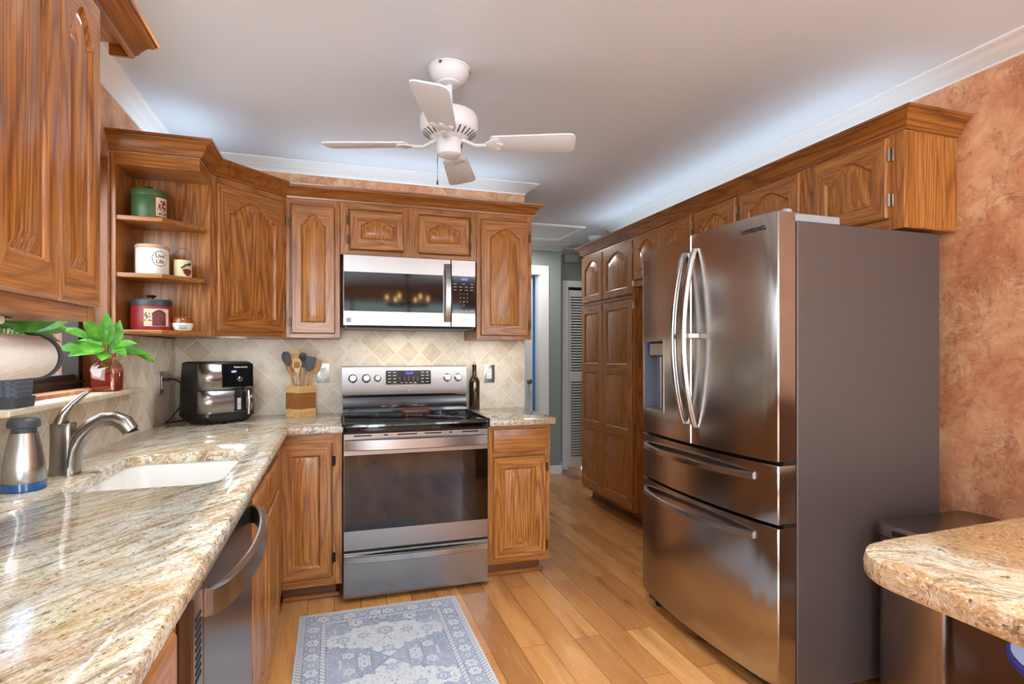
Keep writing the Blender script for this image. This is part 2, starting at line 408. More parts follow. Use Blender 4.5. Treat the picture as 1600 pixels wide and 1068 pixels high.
# dining end behind the camera, with its big window
m = MB(); m.box(-1.05, -.7, YN-.1, YN, 0, CEIL); m.box(2.2, XR+.1, YN-.1, YN, 0, CEIL); m.box(-.7, 2.2, YN-.1, YN, 0, .45); m.box(-.7, 2.2, YN-.1, YN, 2.2, CEIL)
struct(m.build('wall_near', 'wallpaper'))
m = MB()
for x in (-.7, .25, 1.2, 2.14): m.box(x, x+.06, YN-.08, YN-.02, .45, 2.2)
m.box(-.64, 2.14, YN-.08, YN-.02, .45, .51); m.box(-.64, 2.14, YN-.08, YN-.02, 2.14, 2.2)
struct(m.build('window_2', 'white'))
# ceiling crown mouldings
CROWN = [(0, -.062), (.006, -.062), (.010, -.050), (.024, -.042), (.030, -.034), (.052, -.018), (.068, -.014), (.072, -.008), (.082, -.006), (.082, 0), (0, 0)]
def crownmould(name, path, flip=1):
    return struct(MB().sweep(path, CROWN, 0, flip, z0=CEIL-.0005).build(name, 'white', ang=50))
crownmould('trim_1', [(XL, YN), (XL, YB), (XEND, YB), (XEND, YB+.12)])
crownmould('trim_2', [(XR, YN), (XR, 4.46), (3.1, 4.46)], -1)
crownmould('trim_3', [(1.2, 5.42), (2.285, 5.42), (2.285, 5.60), (3.1, 5.6)])
# baseboards
struct(MB().box(DX1+.1, 2.297, 5.405, 5.42, 0, .09, bev=.004).build('baseboard_hall', 'white'))
struct(MB().box(2.285, 2.37, 5.585, 5.60, 0, .09, bev=.004).build('baseboard_alcove', 'white'))
struct(MB().box(XR-.015, XR, YN, 1.0, 0, .09, bev=.004).build('baseboard_right', 'white'))
# hall door with its casing, standing ajar
m = MB(); m.box(DX1, DX1+.1, 5.40, 5.42, 0, DZ+.1, bev=.005); m.box(DX0-.1, DX0, 5.40, 5.42, 0, DZ+.1, bev=.005); m.box(DX0, DX1, 5.40, 5.42, DZ, DZ+.1, bev=.005)
m.box(DX1-.012, DX1, 5.42, 5.52, 0, DZ); m.box(DX0, DX0+.012, 5.42, 5.52, 0, DZ)
struct(m.build('trim_4', 'white'))
d1 = struct(MB().box(0, .64, 0, .035, .01, DZ-.015, bev=.003).build('door_1', 'doorwhite', loc=(DX0+.015, 5.47, 0)))
for (x0, x1, z0, z1) in ((.08, .29, .2, .85), (.36, .56, .2, .85), (.08, .29, .98, 1.6), (.36, .56, .98, 1.6), (.08, .29, 1.72, 1.95), (.36, .56, 1.72, 1.95)):
    MB().box(x0, x1, -.006, .004, z0, z1, bev=.005).build('panel', 'doorwhite', d1)
MB().lathe([(.012, 0), (.012, .03), (.028, .04), (.03, .055), (.02, .068), (0.001, .07)], n=20).build('door_knob', 'hinge_nickel', d1, loc=(.59, 0, .98), rot=(PI/2, 0, 0))
# louvred closet door
m = MB(); m.box(LX0-.07, LX0, 5.575, 5.60, 0, LZ+.07, bev=.004); m.box(LX1, LX1+.05, 5.575, 5.60, 0, LZ+.07, bev=.004); m.box(LX0, LX1, 5.575, 5.60, LZ, LZ+.07, bev=.004)
struct(m.build('trim_5', 'white'))
m = MB(); W = LX1-LX0-.006
for x in (0, W/2-.04, W-.04): m.box(x, x+(.08 if 0 < x < W-.05 else .04), 0, .03, .02, LZ-.03, bev=.002)
for z, h in ((.02, .10), (.96, .10), (LZ-.10, .07)): m.box(.04, W-.04, .002, .028, z, z+h)
for z0, z1 in ((.12, .96), (1.06, LZ-.10)):
    z = z0+.012
    while z < z1-.01:
        for a, b in ((.04, W/2-.04), (W/2+.04, W-.04)):
            m.face([(a, .002, z-.012), (b, .002, z-.012), (b, .022, z+.009), (a, .022, z+.009)])
            m.face([(a, .002, z-.005), (b, .002, z-.005), (b, .002, z-.012), (a, .002, z-.012)])
        z += .030
struct(m.build('door_2', 'white', loc=(LX0+.003, 5.612, 0)))
MB().box(.03, W-.03, .030, .034, .06, LZ-.06).build('gap_shade', 'gap', bpy.data.objects['door_2'])  # dark sheet behind the slats, put in for the shade in their gaps
MB().box(0, W, 0, .02, LZ-.028, LZ-.004).build('track', 'gap', bpy.data.objects['door_2'], loc=(0, .006, 0))
# window over the sink
fw = MB()
gx = -1.0
fw.box(gx-.03, gx+.02, WY1-.055, WY1-.0, WZ0, WZ1); fw.box(gx-.03, gx+.02, WY0, WY0+.05, WZ0, WZ1); fw.box(gx-.03, gx+.02, WY0, WY1, WZ0-.0, WZ0+.055); fw.box(gx-.03, gx+.02, WY0, WY1, WZ1-.05, WZ1)
fw.box(gx-.012, gx+.035, WY0+.02, WY1-.02, WZ0+.02, WZ0+.032); fw.box(gx-.012, gx+.035, WY1-.08, WY1-.068, WZ0, WZ1)
win = struct(fw.build('window_1', plain('bronze_aluminium', (50, 38, 32), .4, .5)))
gt = NT('window_glass'); gm = gt.n('MixShader'); tr = gt.n('BsdfTransparent'); gl = gt.n('BsdfGlossy', {'Roughness': .02})
gt.set(gm.inputs[0], .07); gt.t.links.new(tr.outputs[0], gm.inputs[1]); gt.t.links.new(gl.outputs[0], gm.inputs[2]); gt.t.links.new(gm.outputs[0], gt.t.nodes['Material Output'].inputs[0]); M['glass'] = gt.m
MB().box(gx-.004, gx, WY0+.05, WY1-.055, WZ0+.05, WZ1-.05).build('glass', 'glass', win)
jm = MB(); jm.box(gx+.02, XL+.001, WY1-.001, WY1+.004, WZ0, WZ1); jm.box(gx+.02, XL+.001, WY0-.004, WY0+.001, WZ0, WZ1)
jm.build('jamb', oak('jamb_stain', 'z', (120, 66, 28), (150, 88, 44), (168, 104, 58), 6., .4), win)
sill = NT('sill_marble'); sv = sill.obj(); sn = sill.noise(sv, 12, 5, .6, 1.)
M['sill'] = sill.out(Base_Color=sill.ramp(sn, [(.35, (208, 190, 160)), (.6, (230, 216, 190))]), Roughness=.3)
struct(MB().box(-.985, -.805, WY0-.03, WY1+.18, 1.098, 1.118, bev=.004).build('trim_6', 'sill'))
# ground and fence outside the window
g = MB().box(-6, -1.06, -2, 7, -.1, -.02).build('ground', plain('soil_grass', (110, 112, 70), .9)); struct(g)
ft = NT('fence_boards'); fv = ft.map(ft.obj(), (1, 1, .05)); fn = ft.noise(fv, 14, 3, .6)
M['fence'] = ft.out(Base_Color=ft.ramp(fn, [(.3, (186, 110, 92)), (.7, (224, 168, 150))]), Roughness=.8)
fe = thing('fence', 'pinkish board fence seen through the window over the sink', 'fence', (-2.6, 3.6, 0))
m = MB(); y = -2.0
while y < 4.5:
    m.box(-.01, .01, y, y+.132, 0, 1.75); y += .14
m.build('board_panel', 'fence', fe)
for y in (-.9, .75, 2.4): MB().box(.012, .1, y, y+.09, 0, 1.8).build('post', plain('fence_post', (78, 78, 86), .8), fe)

# ------------------------------------------------------------------ cabinetry
def inset(loop, d):
    n = len(loop); out = []
    for i in range(n):
        p0, p1, p2 = Vector(loop[i-1]), Vector(loop[i]), Vector(loop[(i+1) % n])
        a = (p1-p0).normalized(); b = (p2-p1).normalized()
        na = Vector((-a.y, a.x)); nb = Vector((-b.y, b.x)); mm = (na+nb)
        if mm.length < 1e-6: mm = na
        mm.normalize(); k = min(1.6, 1/max(.2, mm.dot(na)))
        out.append(p1+mm*d*k)
    return out

def door_mesh(w, h, t=.02, sw=.055, rb=.06, rt=.055, arch=0., panels=None, bevel=.036):
    """raised-panel door, front at y=-t, lower left corner at the origin"""
    mb = MB(); bm = mb.bm; ch = .007
    def ring(pts): return [bm.verts.new(p) for p in pts]
    rect = lambda i, y: [(i, y, i), (w-i, y, i), (w-i, y, h-i), (i, y, h-i)]
    A = ring(rect(0, 0)); B = ring(rect(0, -t+ch)); C = ring(rect(ch*.8, -t))
    bm.faces.new(A[::-1])
    for P, Q in ((A, B), (B, C)):
        for i in range(4):
            f = bm.faces.new([P[i], P[(i+1) % 4], Q[(i+1) % 4], Q[i]]); f.material_index = 1 if i % 2 == 0 else 0
    if panels is None: panels = [(rb, h-rt, arch)]
    loops = []
    for z0, z1, ar in panels:
        x0, x1 = sw, w-sw
        def mk(d, x0=x0, x1=x1, z0=z0, z1=z1, ar=ar):
            x0, x1, z0, z1 = x0+d, x1-d, z0+d, z1-d
            if not ar: return [(x0, z0), (x1, z0), (x1, z1), (x0, z1)]
            N = 20; L = [(x0, z0), (x1, z0)]; a = ar*(1-3.2*d); zs = z1-a
            hw = (x1-x0)/2; cx = (x0+x1)/2; k = .90
            L.append((x1, zs))
            for i in range(N+1):
                u = 1-2*i/N
                L.append((cx+u*hw*k, zs+a*(.30*(.5+.5*math.cos(PI*u))+.70*(1-abs(u)**2.1))))
            L.append((x0, zs)); return L
        loops.append(mk)
    prev = None; c = ch*.8
    LV = [[bm.verts.new((p[0], -t, p[1])) for p in L(0)] for L in loops]
    def F(v, mi): f = bm.faces.new(v); f.material_index = mi
    # bottom rail, stiles, rails between, top rail
    F([C[0], C[1], LV[0][1], LV[0][0]], 1)
    rs = [C[1]]; ls = [C[0]]
    for V in LV:
        rs += [V[1], V[2]]; ls += [V[0], V[-1]]
    F([C[1], C[2]] + rs[1:][::-1], 0); F([C[3], C[0]] + ls[1:], 0)
    for a, b in zip(LV, LV[1:]): F([*( [a[-1]] + [v for v in a[3:-1]][::-1] + [a[2]] if len(a) > 4 else [a[3], a[2]]), b[1], b[0]], 1)
    T = LV[-1]; F([C[2], C[3], T[-1]] + (list(T[3:-1])[::-1] if len(T) > 4 else []) + [T[2]], 1)
    for mk, V in zip(loops, LV):
        L = mk(0); last = V; wdt = min(max(p[0] for p in L)-min(p[0] for p in L), max(p[1] for p in L)-min(p[1] for p in L))
        bv = min(bevel, wdt*.22)
        for d, y in ((.004, -t+.003), (.008, -t+.0095), (.011, -t+.0105), (.011+bv, -t+.0015), (.013+bv, -t+.001)):
            R = [bm.verts.new((p[0], y, p[1])) for p in mk(d)]
            n = len(R)
            for i in range(n): F([last[i], last[(i+1) % n], R[(i+1) % n], R[i]], 2 if d > .008 else 0)
            last = R
        F(last, 2)
    return mb

def door(parent, x, z, w, h, y=0, hinge=None, hz=(.09, .86), hmat='hinge', name='door', **kw):
    d = door_mesh(w, h, **kw).build(name, OAK, parent, loc=(x, y, z), ang=28)
    if hinge:
        for f in hz:
            hm = MB(); s = -1 if hinge == 'l' else 1; hx = 0 if hinge == 'l' else w
            hm.box(hx+s*.001-(.004 if s < 0 else 0), hx+s*.001+(.004 if s > 0 else 0)+0, -.016, .0, -.022, .022, bev=.0015)
            hm.lathe([(.0045, -.025), (.0045, .025)], (hx+s*.006, -.012, 0), 10)
            hm.box(min(hx+s*.004, hx+s*.018), max(hx+s*.004, hx+s*.018), -.0035, -.0005, -.024, .024, bev=.001)
            hm.build('hinge', hmat, d, loc=(0, 0, h*f))
    return d

def frame_body(w, d, h, stiles, rails, z0=0., t=.019, side_l=True, side_r=True):
    """box carcass behind a face frame; stiles: list of (x0,x1), rails: list of (z0,z1)"""
    mb = MB()
    mb.box(0, w, t, d, z0, h, 0)
    for a, b in stiles: mb.box(a, b, 0, t, z0, h, 0, bev=.001)
    for a, b in rails:
        xs = sorted(stiles); 
        for (p, q), (r, s_) in zip(xs, xs[1:]):
            mb.box(q, r, .0005, t, a, b, 1)
    for f in list(mb.bm.faces): pass
    return mb

def wall_cab(label, loc, rz, w, d, z0, z1, stiles, rails, group=None):
    t = thing('upper_cabinet', label, 'cabinet', (loc[0], loc[1], z0), rz, group)
    frame_body(w, d, z1-z0, stiles, [(a-z0, b-z0) for a, b in rails]).build('body', OAK, t)
    return t
ZB, ZT = 1.356, 2.118        # bottom of the wall cabinets, underside of the crown
YF = 3.25                    # face of the back run
G = 'oak wall cabinets on the stove wall'
# narrow cabinet left of the microwave
c = wall_cab('narrow tall oak wall cabinet between corner cabinet and microwave', (-.252, YF), 0, .282, YB-YF-.003, ZB, ZT, [(0, .02), (.25, .282)], [(ZB, ZB+.02), (2.085, ZT)], G)
door(c, .028, 1.378-ZB, .228, 2.082-1.378, hinge='l', arch=.06, sw=.05, rt=.05)
# cabinet over the microwave
c = wall_cab('short oak wall cabinet with two small arched doors over the microwave', (.032, YF), 0, .785, YB-YF-.003, 1.825, ZT, [(0, .045), (.345, .44), (.75, .785)], [(1.825, 1.85), (2.085, ZT)], G)
door(c, .05, 1.855-1.825, .302, .22, hinge='l', hz=(.25, .75), arch=.035, sw=.06, rb=.06, rt=.045, bevel=.022)
door(c, .431, 1.855-1.825, .308, .22, hinge='r', hz=(.25, .75), arch=.035, sw=.06, rb=.06, rt=.045, bevel=.022)
# end cabinet right of the microwave
c = wall_cab('tall oak wall cabinet at the right end of the stove wall', (.819, YF), 0, .353, YB-YF-.003, ZB, ZT, [(0, .025), (.325, .353)], [(ZB, ZB+.02), (2.085, ZT)], G)
door(c, .024, 1.378-ZB, .305, 2.08-1.378, hinge='r', arch=.055, sw=.055, rt=.05)
# diagonal corner cabinet
cx0, cy0 = -.560, 2.935; L45 = math.hypot(-.252-cx0, YF-cy0); ra = math.atan2(YF-cy0, -.252-cx0)
c = thing('upper_cabinet', 'diagonal oak corner wall cabinet with wide arched door beside open shelves', 'cabinet', (cx0, cy0, ZB), ra, G)
ca, sa = math.cos(ra), math.sin(ra)
def loc2(X, Y): dx, dy = X-cx0, Y-cy0; return (dx*ca+dy*sa, -dx*sa+dy*ca)
mb = MB(); poly = [loc2(cx0, cy0+.002), loc2(-.2525, YF+.002), loc2(-.2525, YB-.004), loc2(XL+.004, YB-.004), loc2(XL+.004, cy0+.002)]
mb.prism(poly, 0, ZT-ZB)
for a, b in ((0, .026), (L45-.03, L45)): mb.box(a, b, -.004, .012, 0, ZT-ZB, 0, bev=.001)
mb.box(.026, L45-.03, -.0035, .012, 0, .022, 1); mb.box(.026, L45-.03, -.0035, .012, 2.085-ZB, ZT-ZB, 1)
mb.build('body', OAK, c)
door(c, .026, .022, L45-.052, 2.082-ZB-.022, y=-.004, hinge='r', hz=(.14, .87), arch=.075, sw=.06, rt=.055, rb=.065)
# open end shelves
sh = thing('shelf_unit', 'open oak end shelves with angled fronts at left of corner cabinet', 'shelf', (XL, 2.715, ZB-.006), 0)
SY = cy0-2.715; SW = cx0-XL
MB().box(.004, .022, 0, SY, 0, ZT-ZB+.004, bev=.001).build('side_panel', 'oak_z', sh)
MB().box(.022, SW+.002, SY-.012, SY-.001, 0, ZT-ZB+.004).build('back_panel', 'oak_panel', sh)
MB().box(.022, SW, .0, SY-.012, ZT-ZB-.05, ZT-ZB+.004).build('top_panel', 'oak_x', sh)
for z in (0, .241, .483):
    MB().prism([(.022, .008), (.19, .008), (SW-.012, SY-.07), (SW-.012, SY-.012), (.022, SY-.012)], z, z+.019, bev=.002).build('shelf', 'oak_x', sh)
SHZ = [ZB-.006+z+.019 for z in (0, .241, .483)]
# cabinet crown along shelves, corner and back run
CCR = [(0, 0), (.010, 0), (.012, .010), (.018, .014), (.024, .028), (.036, .046), (.050, .054), (.052, .060), (.058, .062), (.060, .072), (0, .072)]
cr = MB().sweep([(XL+.003, 2.715), (cx0, 2.715), (cx0, cy0), (-.252, YF), (1.172, YF), (1.172, YB-.003)], CCR, [0, 1, 0, 0, 0, 1], z0=0).build('cabinet_crown', ['oak_crown', 'oak_crown_y'], loc=(0, 0, ZT), ang=40)
tag(cr, 'stepped oak crown moulding running over the corner shelves and stove wall cabinets', 'moulding')

# left wall cabinet (near the camera)
LD = XL+.003
c = thing('upper_cabinet', 'large oak wall cabinet at upper left with two narrow arched doors', 'cabinet', (-.552, .60, 1.343), PI/2)
frame_body(.985, -.552-LD, ZT+.01-1.343, [(0, .045), (.94, .985)], [(0, .045), (ZT-.045-1.343, ZT+.01-1.343)]).build('body', OAK, c)
for x, wd in ((.045, .235), (.285, .230), (.520, .238), (.760, .205)):
    door(c, x, .032, wd-.003, 2.09-1.343-.032, arch=.07, sw=.042, rt=.055, rb=.07, bevel=.03)
cr = MB().sweep([(LD, -.20), (-.552, -.20), (-.552, 1.815), (-.60, 1.815)], CCR, [0, 1, 0]).build('cabinet_crown', ['oak_crown', 'oak_crown_y'], loc=(0, 0, 2.103), ang=40)
tag(cr, 'oak crown moulding over the big left wall cabinet reaching out past its doors', 'moulding')
fb = MB().box(LD, -.5525, -.19, 1.805, 2.13, 2.17).build('soffit_board', 'oak_crown_y'); tag(fb, 'oak soffit board behind the crown of the left wall cabinet', 'board')
c2 = thing('upper_cabinet', 'oak wall cabinet beside the large left one, at the frame edge', 'cabinet', (-.552, -.19, 1.343), PI/2)
frame_body(.785, -.552-LD, ZT+.01-1.343, [(0, .045), (.74, .785)], [(0, .045), (ZT-.045-1.343, ZT+.01-1.343)]).build('body', OAK, c2)
for x in (.04, .40): door(c2, x, .032, .35, 2.09-1.343-.032, arch=.07)

# right wall: pantry and the cabinets over the fridge
XF = 2.09; RD = XR-XF-.004; RZT = 2.128
p = thing('pantry_cabinet', 'tall dark oak pantry cabinet with two columns of doors behind the fridge', 'cabinet', (XF, 4.45, 0), -PI/2)
mb = frame_body(.875, RD, RZT, [(0, .006), (.387, .40), (.86, .875)], [(.10, .125), (1.68, 1.705), (2.10, RZT)], z0=.10); mb.build('body', OAK, p)
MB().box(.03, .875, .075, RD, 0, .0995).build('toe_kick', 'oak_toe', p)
MB().box(.03, .875, .060, .0745, 0, .02, bev=.004).build('shoe_moulding', 'oak_toe', p)
for x, wd, hg in ((.006, .385, None), (.405, .456, 'r')):
    door(p, x, .125, wd, 1.548, hinge=hg, hz=(.05, .42, .965), hmat='hinge_nickel', sw=.06, panels=[(.065, .51, 0), (.575, .99, 0), (1.06, 1.485, 0)], bevel=.03)
    door(p, x, 1.705, wd, .395, hinge=hg, hz=(.2, .8), hmat='hinge_nickel', sw=.06, rb=.055, rt=.045, arch=.06)
def over(label, y1, y0, doors, rail0=1.754):
    c = thing('upper_cabinet', label, 'cabinet', (XF, y1, rail0), -PI/2)
    w_ = y1-y0; st = [(0, .022)] + list(doors.get('mid', [])) + [(w_-doors.get('end', .03), w_)]
    frame_body(w_, RD, RZT-rail0, st, [(0, .05), (2.10-rail0, RZT-rail0)]).build('body', OAK, c)
    for x, wd, hg in doors['d']:
        door(c, x, 1.80-rail0, wd, .318, hinge=hg, hz=(.22, .78), hmat='hinge_nickel', sw=.062, rb=.06, rt=.045, arch=.055, bevel=.028)
    return c
over('short oak wall cabinet with paired arched doors next to the pantry', 3.572, 2.872, {'d': [(.010, .344, None), (.357, .334, 'r')], 'mid': [(.341, .365)], 'end': .012})
over('short oak wall cabinet with single arched door over the far fridge corner', 2.870, 2.474, {'d': [(.018, .36, 'r')], 'end': .02})
ec = over('short oak wall cabinet over the fridge with its plain end panel toward camera', 2.472, 1.566, {'d': [(.017, .40, None), (.495, .352, 'r')], 'mid': [(.41, .50)], 'end': .06})
MB().box(.9045, .9095, .022, RD, .004, RZT-1.754-.002).build('end_panel', 'oak_panel', ec)
cr = MB().sweep([(XR-.003, 1.5615), (XF, 1.5615), (XF, 4.452), (XR-.003, 4.452)], CCR, [0, 1, 0], flip=-1).build('cabinet_crown', ['oak_crown', 'oak_crown_y'], loc=(0, 0, RZT), ang=40)
tag(cr, 'long oak crown moulding over the pantry and fridge cabinets on the right wall', 'moulding')

# base cabinets
def base_cab(label, loc, rz, w, d, stiles, rails, h=.865, toe=.09, toe_d=.10):
    t = thing('base_cabinet', label, 'cabinet', (loc[0], loc[1], 0), rz)
    frame_body(w, d, h, stiles, rails, z0=toe+.005).build('body', OAK, t)
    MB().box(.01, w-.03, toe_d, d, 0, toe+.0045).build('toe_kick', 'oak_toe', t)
    MB().box(.01, w-.012, toe_d-.018, toe_d-.0005, 0, .022, bev=.005).build('shoe_moulding', 'oak_x', t)
    return t
YC = 2.955
c = base_cab('oak base cabinet with a drawer and door right of the range', (.807, YC), 0, .372, YB-YC-.003, [(0, .035), (.335, .372)], [(.095, .13), (.693, .722), (.84, .865)])
dm = MB(); dm.box(0, .312, -.02, 0, 0, .125, 1, bev=.006, seg=2); d_ = dm.build('drawer', OAK, c, loc=(.030, 0, .722))
door(c, .030, .128, .312, .562, hinge='r', hz=(.09, .88), sw=.058, rb=.06, rt=.06)
c = base_cab('oak base cabinet with a single door left of the range', (-.262, YC), 0, .300, YB-YC-.003, [(0, .006), (.255, .300)], [(.095, .14), (.815, .865)])
door(c, .004, .138, .246, .68, hinge='r', hz=(.14, .86), hmat='hinge_black', sw=.055, rb=.06, rt=.06)
XC_ = -.245
c = base_cab('oak sink base cabinet with drawer fronts and doors beyond the dishwasher', (XC_, 1.728), PI/2, 1.200, XC_-XL-.04-.003, [(0, .04), (.42, .46), (.84, 1.200)], [(.095, .13), (.66, .70), (.83, .865)])
# hollow for the sink bowl: replace the solid carcass by thin panels
b = [o for o in c.children if o.name.startswith('body')][0]; bpy.data.objects.remove(b)
mb = MB(); D_ = XC_-XL-.043
for a, b in ((0, .04), (.42, .46), (.84, 1.200)): mb.box(a, b, 0, .019, .095, .865, 0, bev=.001)
for a, b in ((.04, .42), (.46, .84)):
    for z0, z1 in ((.095, .13), (.66, .70), (.83, .865)): mb.box(a, b, .0005, .019, z0, z1, 1)
    mb.box(a, b, .012, .019, .13, .83, 0)
mb.box(0, .018, .019, D_, .095, .865); mb.box(1.182, 1.200, .019, D_, .095, .865); mb.box(.018, 1.182, .019, D_, .095, .113)
mb.build('body', OAK, c)
for x in (.03, .452):
    dm = MB(); dm.box(0, .40, -.02, 0, 0, .125, 1, bev=.006, seg=2); dm.build('drawer', OAK, c, loc=(x, 0, .705))
    door(c, x, .128, .40, .55, sw=.06)
c = base_cab('reddish oak base cabinet nearest the camera under the granite', (XC_, .10), PI/2, .922, XC_-XL-.043, [(0, .04), (.88, .922)], [(.095, .13), (.83, .865)])
door(c, .03, .128, .40, .72); door(c, .45, .128, .40, .72)

# ------------------------------------------------------------------ countertops
def slab(name, outer, mat, hole=None, th=.036, rnd=.012):
    mb = MB(); bm = mb.bm
    lo, hi = CT-th, CT
    oo = [(outer, lo+.004, 0.)]
    rings = []
    for ins_, z in ((.004, lo), (0, lo+.005), (0, hi-rnd), (.0035, hi-.0035), (rnd, hi)):
        rings.append([bm.verts.new((p[0], p[1], z)) for p in (inset(outer, ins_) if ins_ else [Vector(q) for q in outer])])
    n = len(outer)
    for a, b in zip(rings, rings[1:]):
        for i in range(n): bm.faces.new([a[i], a[(i+1) % n], b[(i+1) % n], b[i]])
    if hole is None:
        bm.faces.new(rings[0][::-1]); bm.faces.new(rings[-1])
    else:
        hr = []
        for z, r in ((lo, 0), (hi-.006, 0), (hi-.002, -.002), (hi, -.006)):
            hr.append([bm.verts.new((p[0], p[1], z)) for p in (inset(hole, r) if r else [Vector(q) for q in hole])])
        k = len(hole)
        for a, b in zip(hr, hr[1:]):
            for i in range(k): bm.faces.new([a[i], b[i], b[(i+1) % k], a[(i+1) % k]])
        for R, Hh in ((rings[0], hr[0]), (rings[-1], hr[-1])):
            es = []
            for L in (R, Hh):
                for i in range(len(L)):
                    e = bm.edges.get((L[i], L[(i+1) % len(L)])) or bm.edges.new((L[i], L[(i+1) % len(L)]))
                    es.append(e)
            bmesh.ops.triangle_fill(bm, edges=es, use_beauty=True)
    return mb.build(name, mat, ang=40)
CX = -.218; CY = 2.912
SINK = rrect(-.690, -.310, 1.725, 2.285, .07, 6)
o = slab('countertop', [(XT, -.5), (CX, -.5), (CX, CY-.02), (CX+.006, CY-.006), (CX+.02, CY), (.040, CY), (.040, YT), (XT, YT)], 'granite', SINK)
tag(o, 'long streaked cream and brown granite countertop around the sink', 'countertop')
o = slab('countertop', [(.803, CY), (1.18, CY), (1.20, CY+.008), (1.207, CY+.028), (1.225, YT), (.803, YT)], 'granite')
tag(o, 'short granite countertop right of the range', 'countertop')
pts = [(1.5, -.25), (XR-.002, -.25), (XR-.002, .872), (1.02, .810)]
for i in range(10):
    a = PI/2+PI/2*i/9; pts.append((.895+.115*(1+math.cos(a)), .806-.115*(1-math.sin(a))))
pts += [(.893, .35), (.893, -.25)]
o = slab('countertop', pts, 'granite_warm', th=.042, rnd=.016)
tag(o, 'rounded golden granite peninsula top at lower right', 'countertop')
c = base_cab('oak base cabinet carrying the granite peninsula, below the frame', (1.30, .40), 0, 1.07, .0, [(0, .04), (1.03, 1.07)], [(.095, .13), (.83, .862)]) if False else None
c = thing('base_cabinet', 'oak base cabinet carrying the rounded granite peninsula', 'cabinet', (XR-.004, .40, 0), PI)
frame_body(1.02, .60, .8625, [(0, .04), (.49, .53), (.98, 1.02)], [(.095, .13), (.83, .8625)], z0=.095).build('body', OAK, c)
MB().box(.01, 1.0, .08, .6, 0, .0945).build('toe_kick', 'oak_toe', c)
for x in (.03, .52): door(c, x, .128, .46, .70)

# ------------------------------------------------------------------ range
def bow_handle(w, z0, z1, out, t=.012, n=24, lift=0., edge=0.):
    """bar bowed outwards (towards -y) across a front of width w"""
    rings = []
    for i in range(n+1):
        u = i/n; b = math.sin(PI*u)**.8 if 0 < u < 1 else 0
        y = -out*b - .002; zz = lift*b; x = edge+u*(w-2*edge)
        rings.append([(x, y, z0+zz), (x, y-t*.5, z0+zz+.004), (x, y-t*.5, z1+zz-.004), (x, y, z1+zz), (x, y+t*.5, z1+zz), (x, y+t*.5, z0+zz)])
    return MB().loft(rings)
r = thing('range', 'stainless electric range with black glass cooktop in the middle of the back wall', 'stove', (.0425, 2.912, 0)); RW = .757
mb = MB(); mb.box(.003, RW-.003, .036, .64, .035, .868); mb.build('body', 'fridge_side', r)
for x in (.05, RW-.05):
    for y in (.08, .58): MB().lathe([(.018, 0), (.018, .012), (.01, .015), (.01, .036)], (x, y, 0), 14).build('foot', 'black', r)
dw = MB().box(0, RW, 0, .034, .026, .256, bev=.003).build('drawer', 'steel', r)
bow_handle(RW, .205, .242, .028, edge=.006).build('handle', 'steel_handle', dw)
od = MB().box(0, RW, 0, .034, .268, .862, bev=.003).build('oven_door', 'steel', r)
MB().box(.004, RW-.004, -.003, .002, .368, .752, bev=.001).build('window', 'ovenglass', od)
bow_handle(RW, .775, .832, .030, edge=.006).build('handle', 'steel_handle', od)
for a, b in ((.05, .14), (.20, .22), (.27, .37), (.41, .50), (.54, .56), (.61, .70)): MB().box(a, b, -.0012, .001, .846, .852).build('vent_slot', 'gap', od)
ct = MB(); ct.prism(rrect(0, RW, -.045, .53, .012, 3), .872, .916, bev=.004); ct = ct.build('cooktop', 'blackglass', r)
mb = MB()
for x0, x1, y0, y1 in ((.002, RW-.002, -.043, -.034), (.002, .012, -.034, .50), (RW-.012, RW-.002, -.034, .50), (.002, RW-.002, .492, .50)): mb.box(x0, x1, y0, y1, .915, .920, bev=.0015)
mb.build('rim', 'black', ct)
rings = NT('burner_print').out(Base_Color=(44, 44, 46), Roughness=.12); M['burner'] = rings
for bx, by, br in ((.19, .10, .105), (.56, .10, .09), (.19, .36, .08), (.56, .36, .105)):
    bb = MB()
    for q in (br, br*.62):
        bb.lathe([(q, 0), (q, .0006), (q-.003, .0006), (q-.003, 0)], (bx, by, .9161), 40, cap0=False, cap1=False)
    bb.build('burner_ring', 'burner', ct)
bg = MB(); bg.prism([(.50, .93), (.525, 1.025), (.64, 1.025), (.64, .90), (.50, .90)], 0.004, RW-.004, axis='x'); bg = bg.build('backguard_panel', 'blackglass', r)
cp = MB(); cp.prism([(.500, 1.022), (.504, 1.012), (.535, 1.020), (.64, 1.020), (.64, 1.188), (.555, 1.192), (.530, 1.186), (.512, 1.05)], 0, RW, axis='x', bev=.002); cp = cp.build('control_panel', 'steel', r)
tl = math.atan2(.018, .136)
mb = MB(); mb.prism(rrect(-.137, .137, -.042, .042, .008), -.001, .004); mb.build('display', 'blackglass', cp, loc=(.392, .5195, 1.122), rot=(PI/2-tl, 0, 0))
text('12:14', .021, 'led_blue', cp, (.395, .5165, 1.148), (PI/2-tl, 0, 0), name='clock_digits')
btn = [(xx-.009, xx+.009, zz-.002, zz+.002) for xx in (-.115, -.085, .085, .115) for zz in (.030, .012, -.008, -.028)] + [(-.055+i*.027, -.051+i*.027, zz-.002, zz+.002) for i in range(5) for zz in (-.002, -.016)] + [(-.050+i*.027, -.034+i*.027, -.034, -.031) for i in range(4)]
for b in btn: MB().box(b[0], b[1], b[2], b[3], .004, .0046).build('button', 'print', cp, loc=(.392, .5195, 1.122), rot=(PI/2-tl, 0, 0))
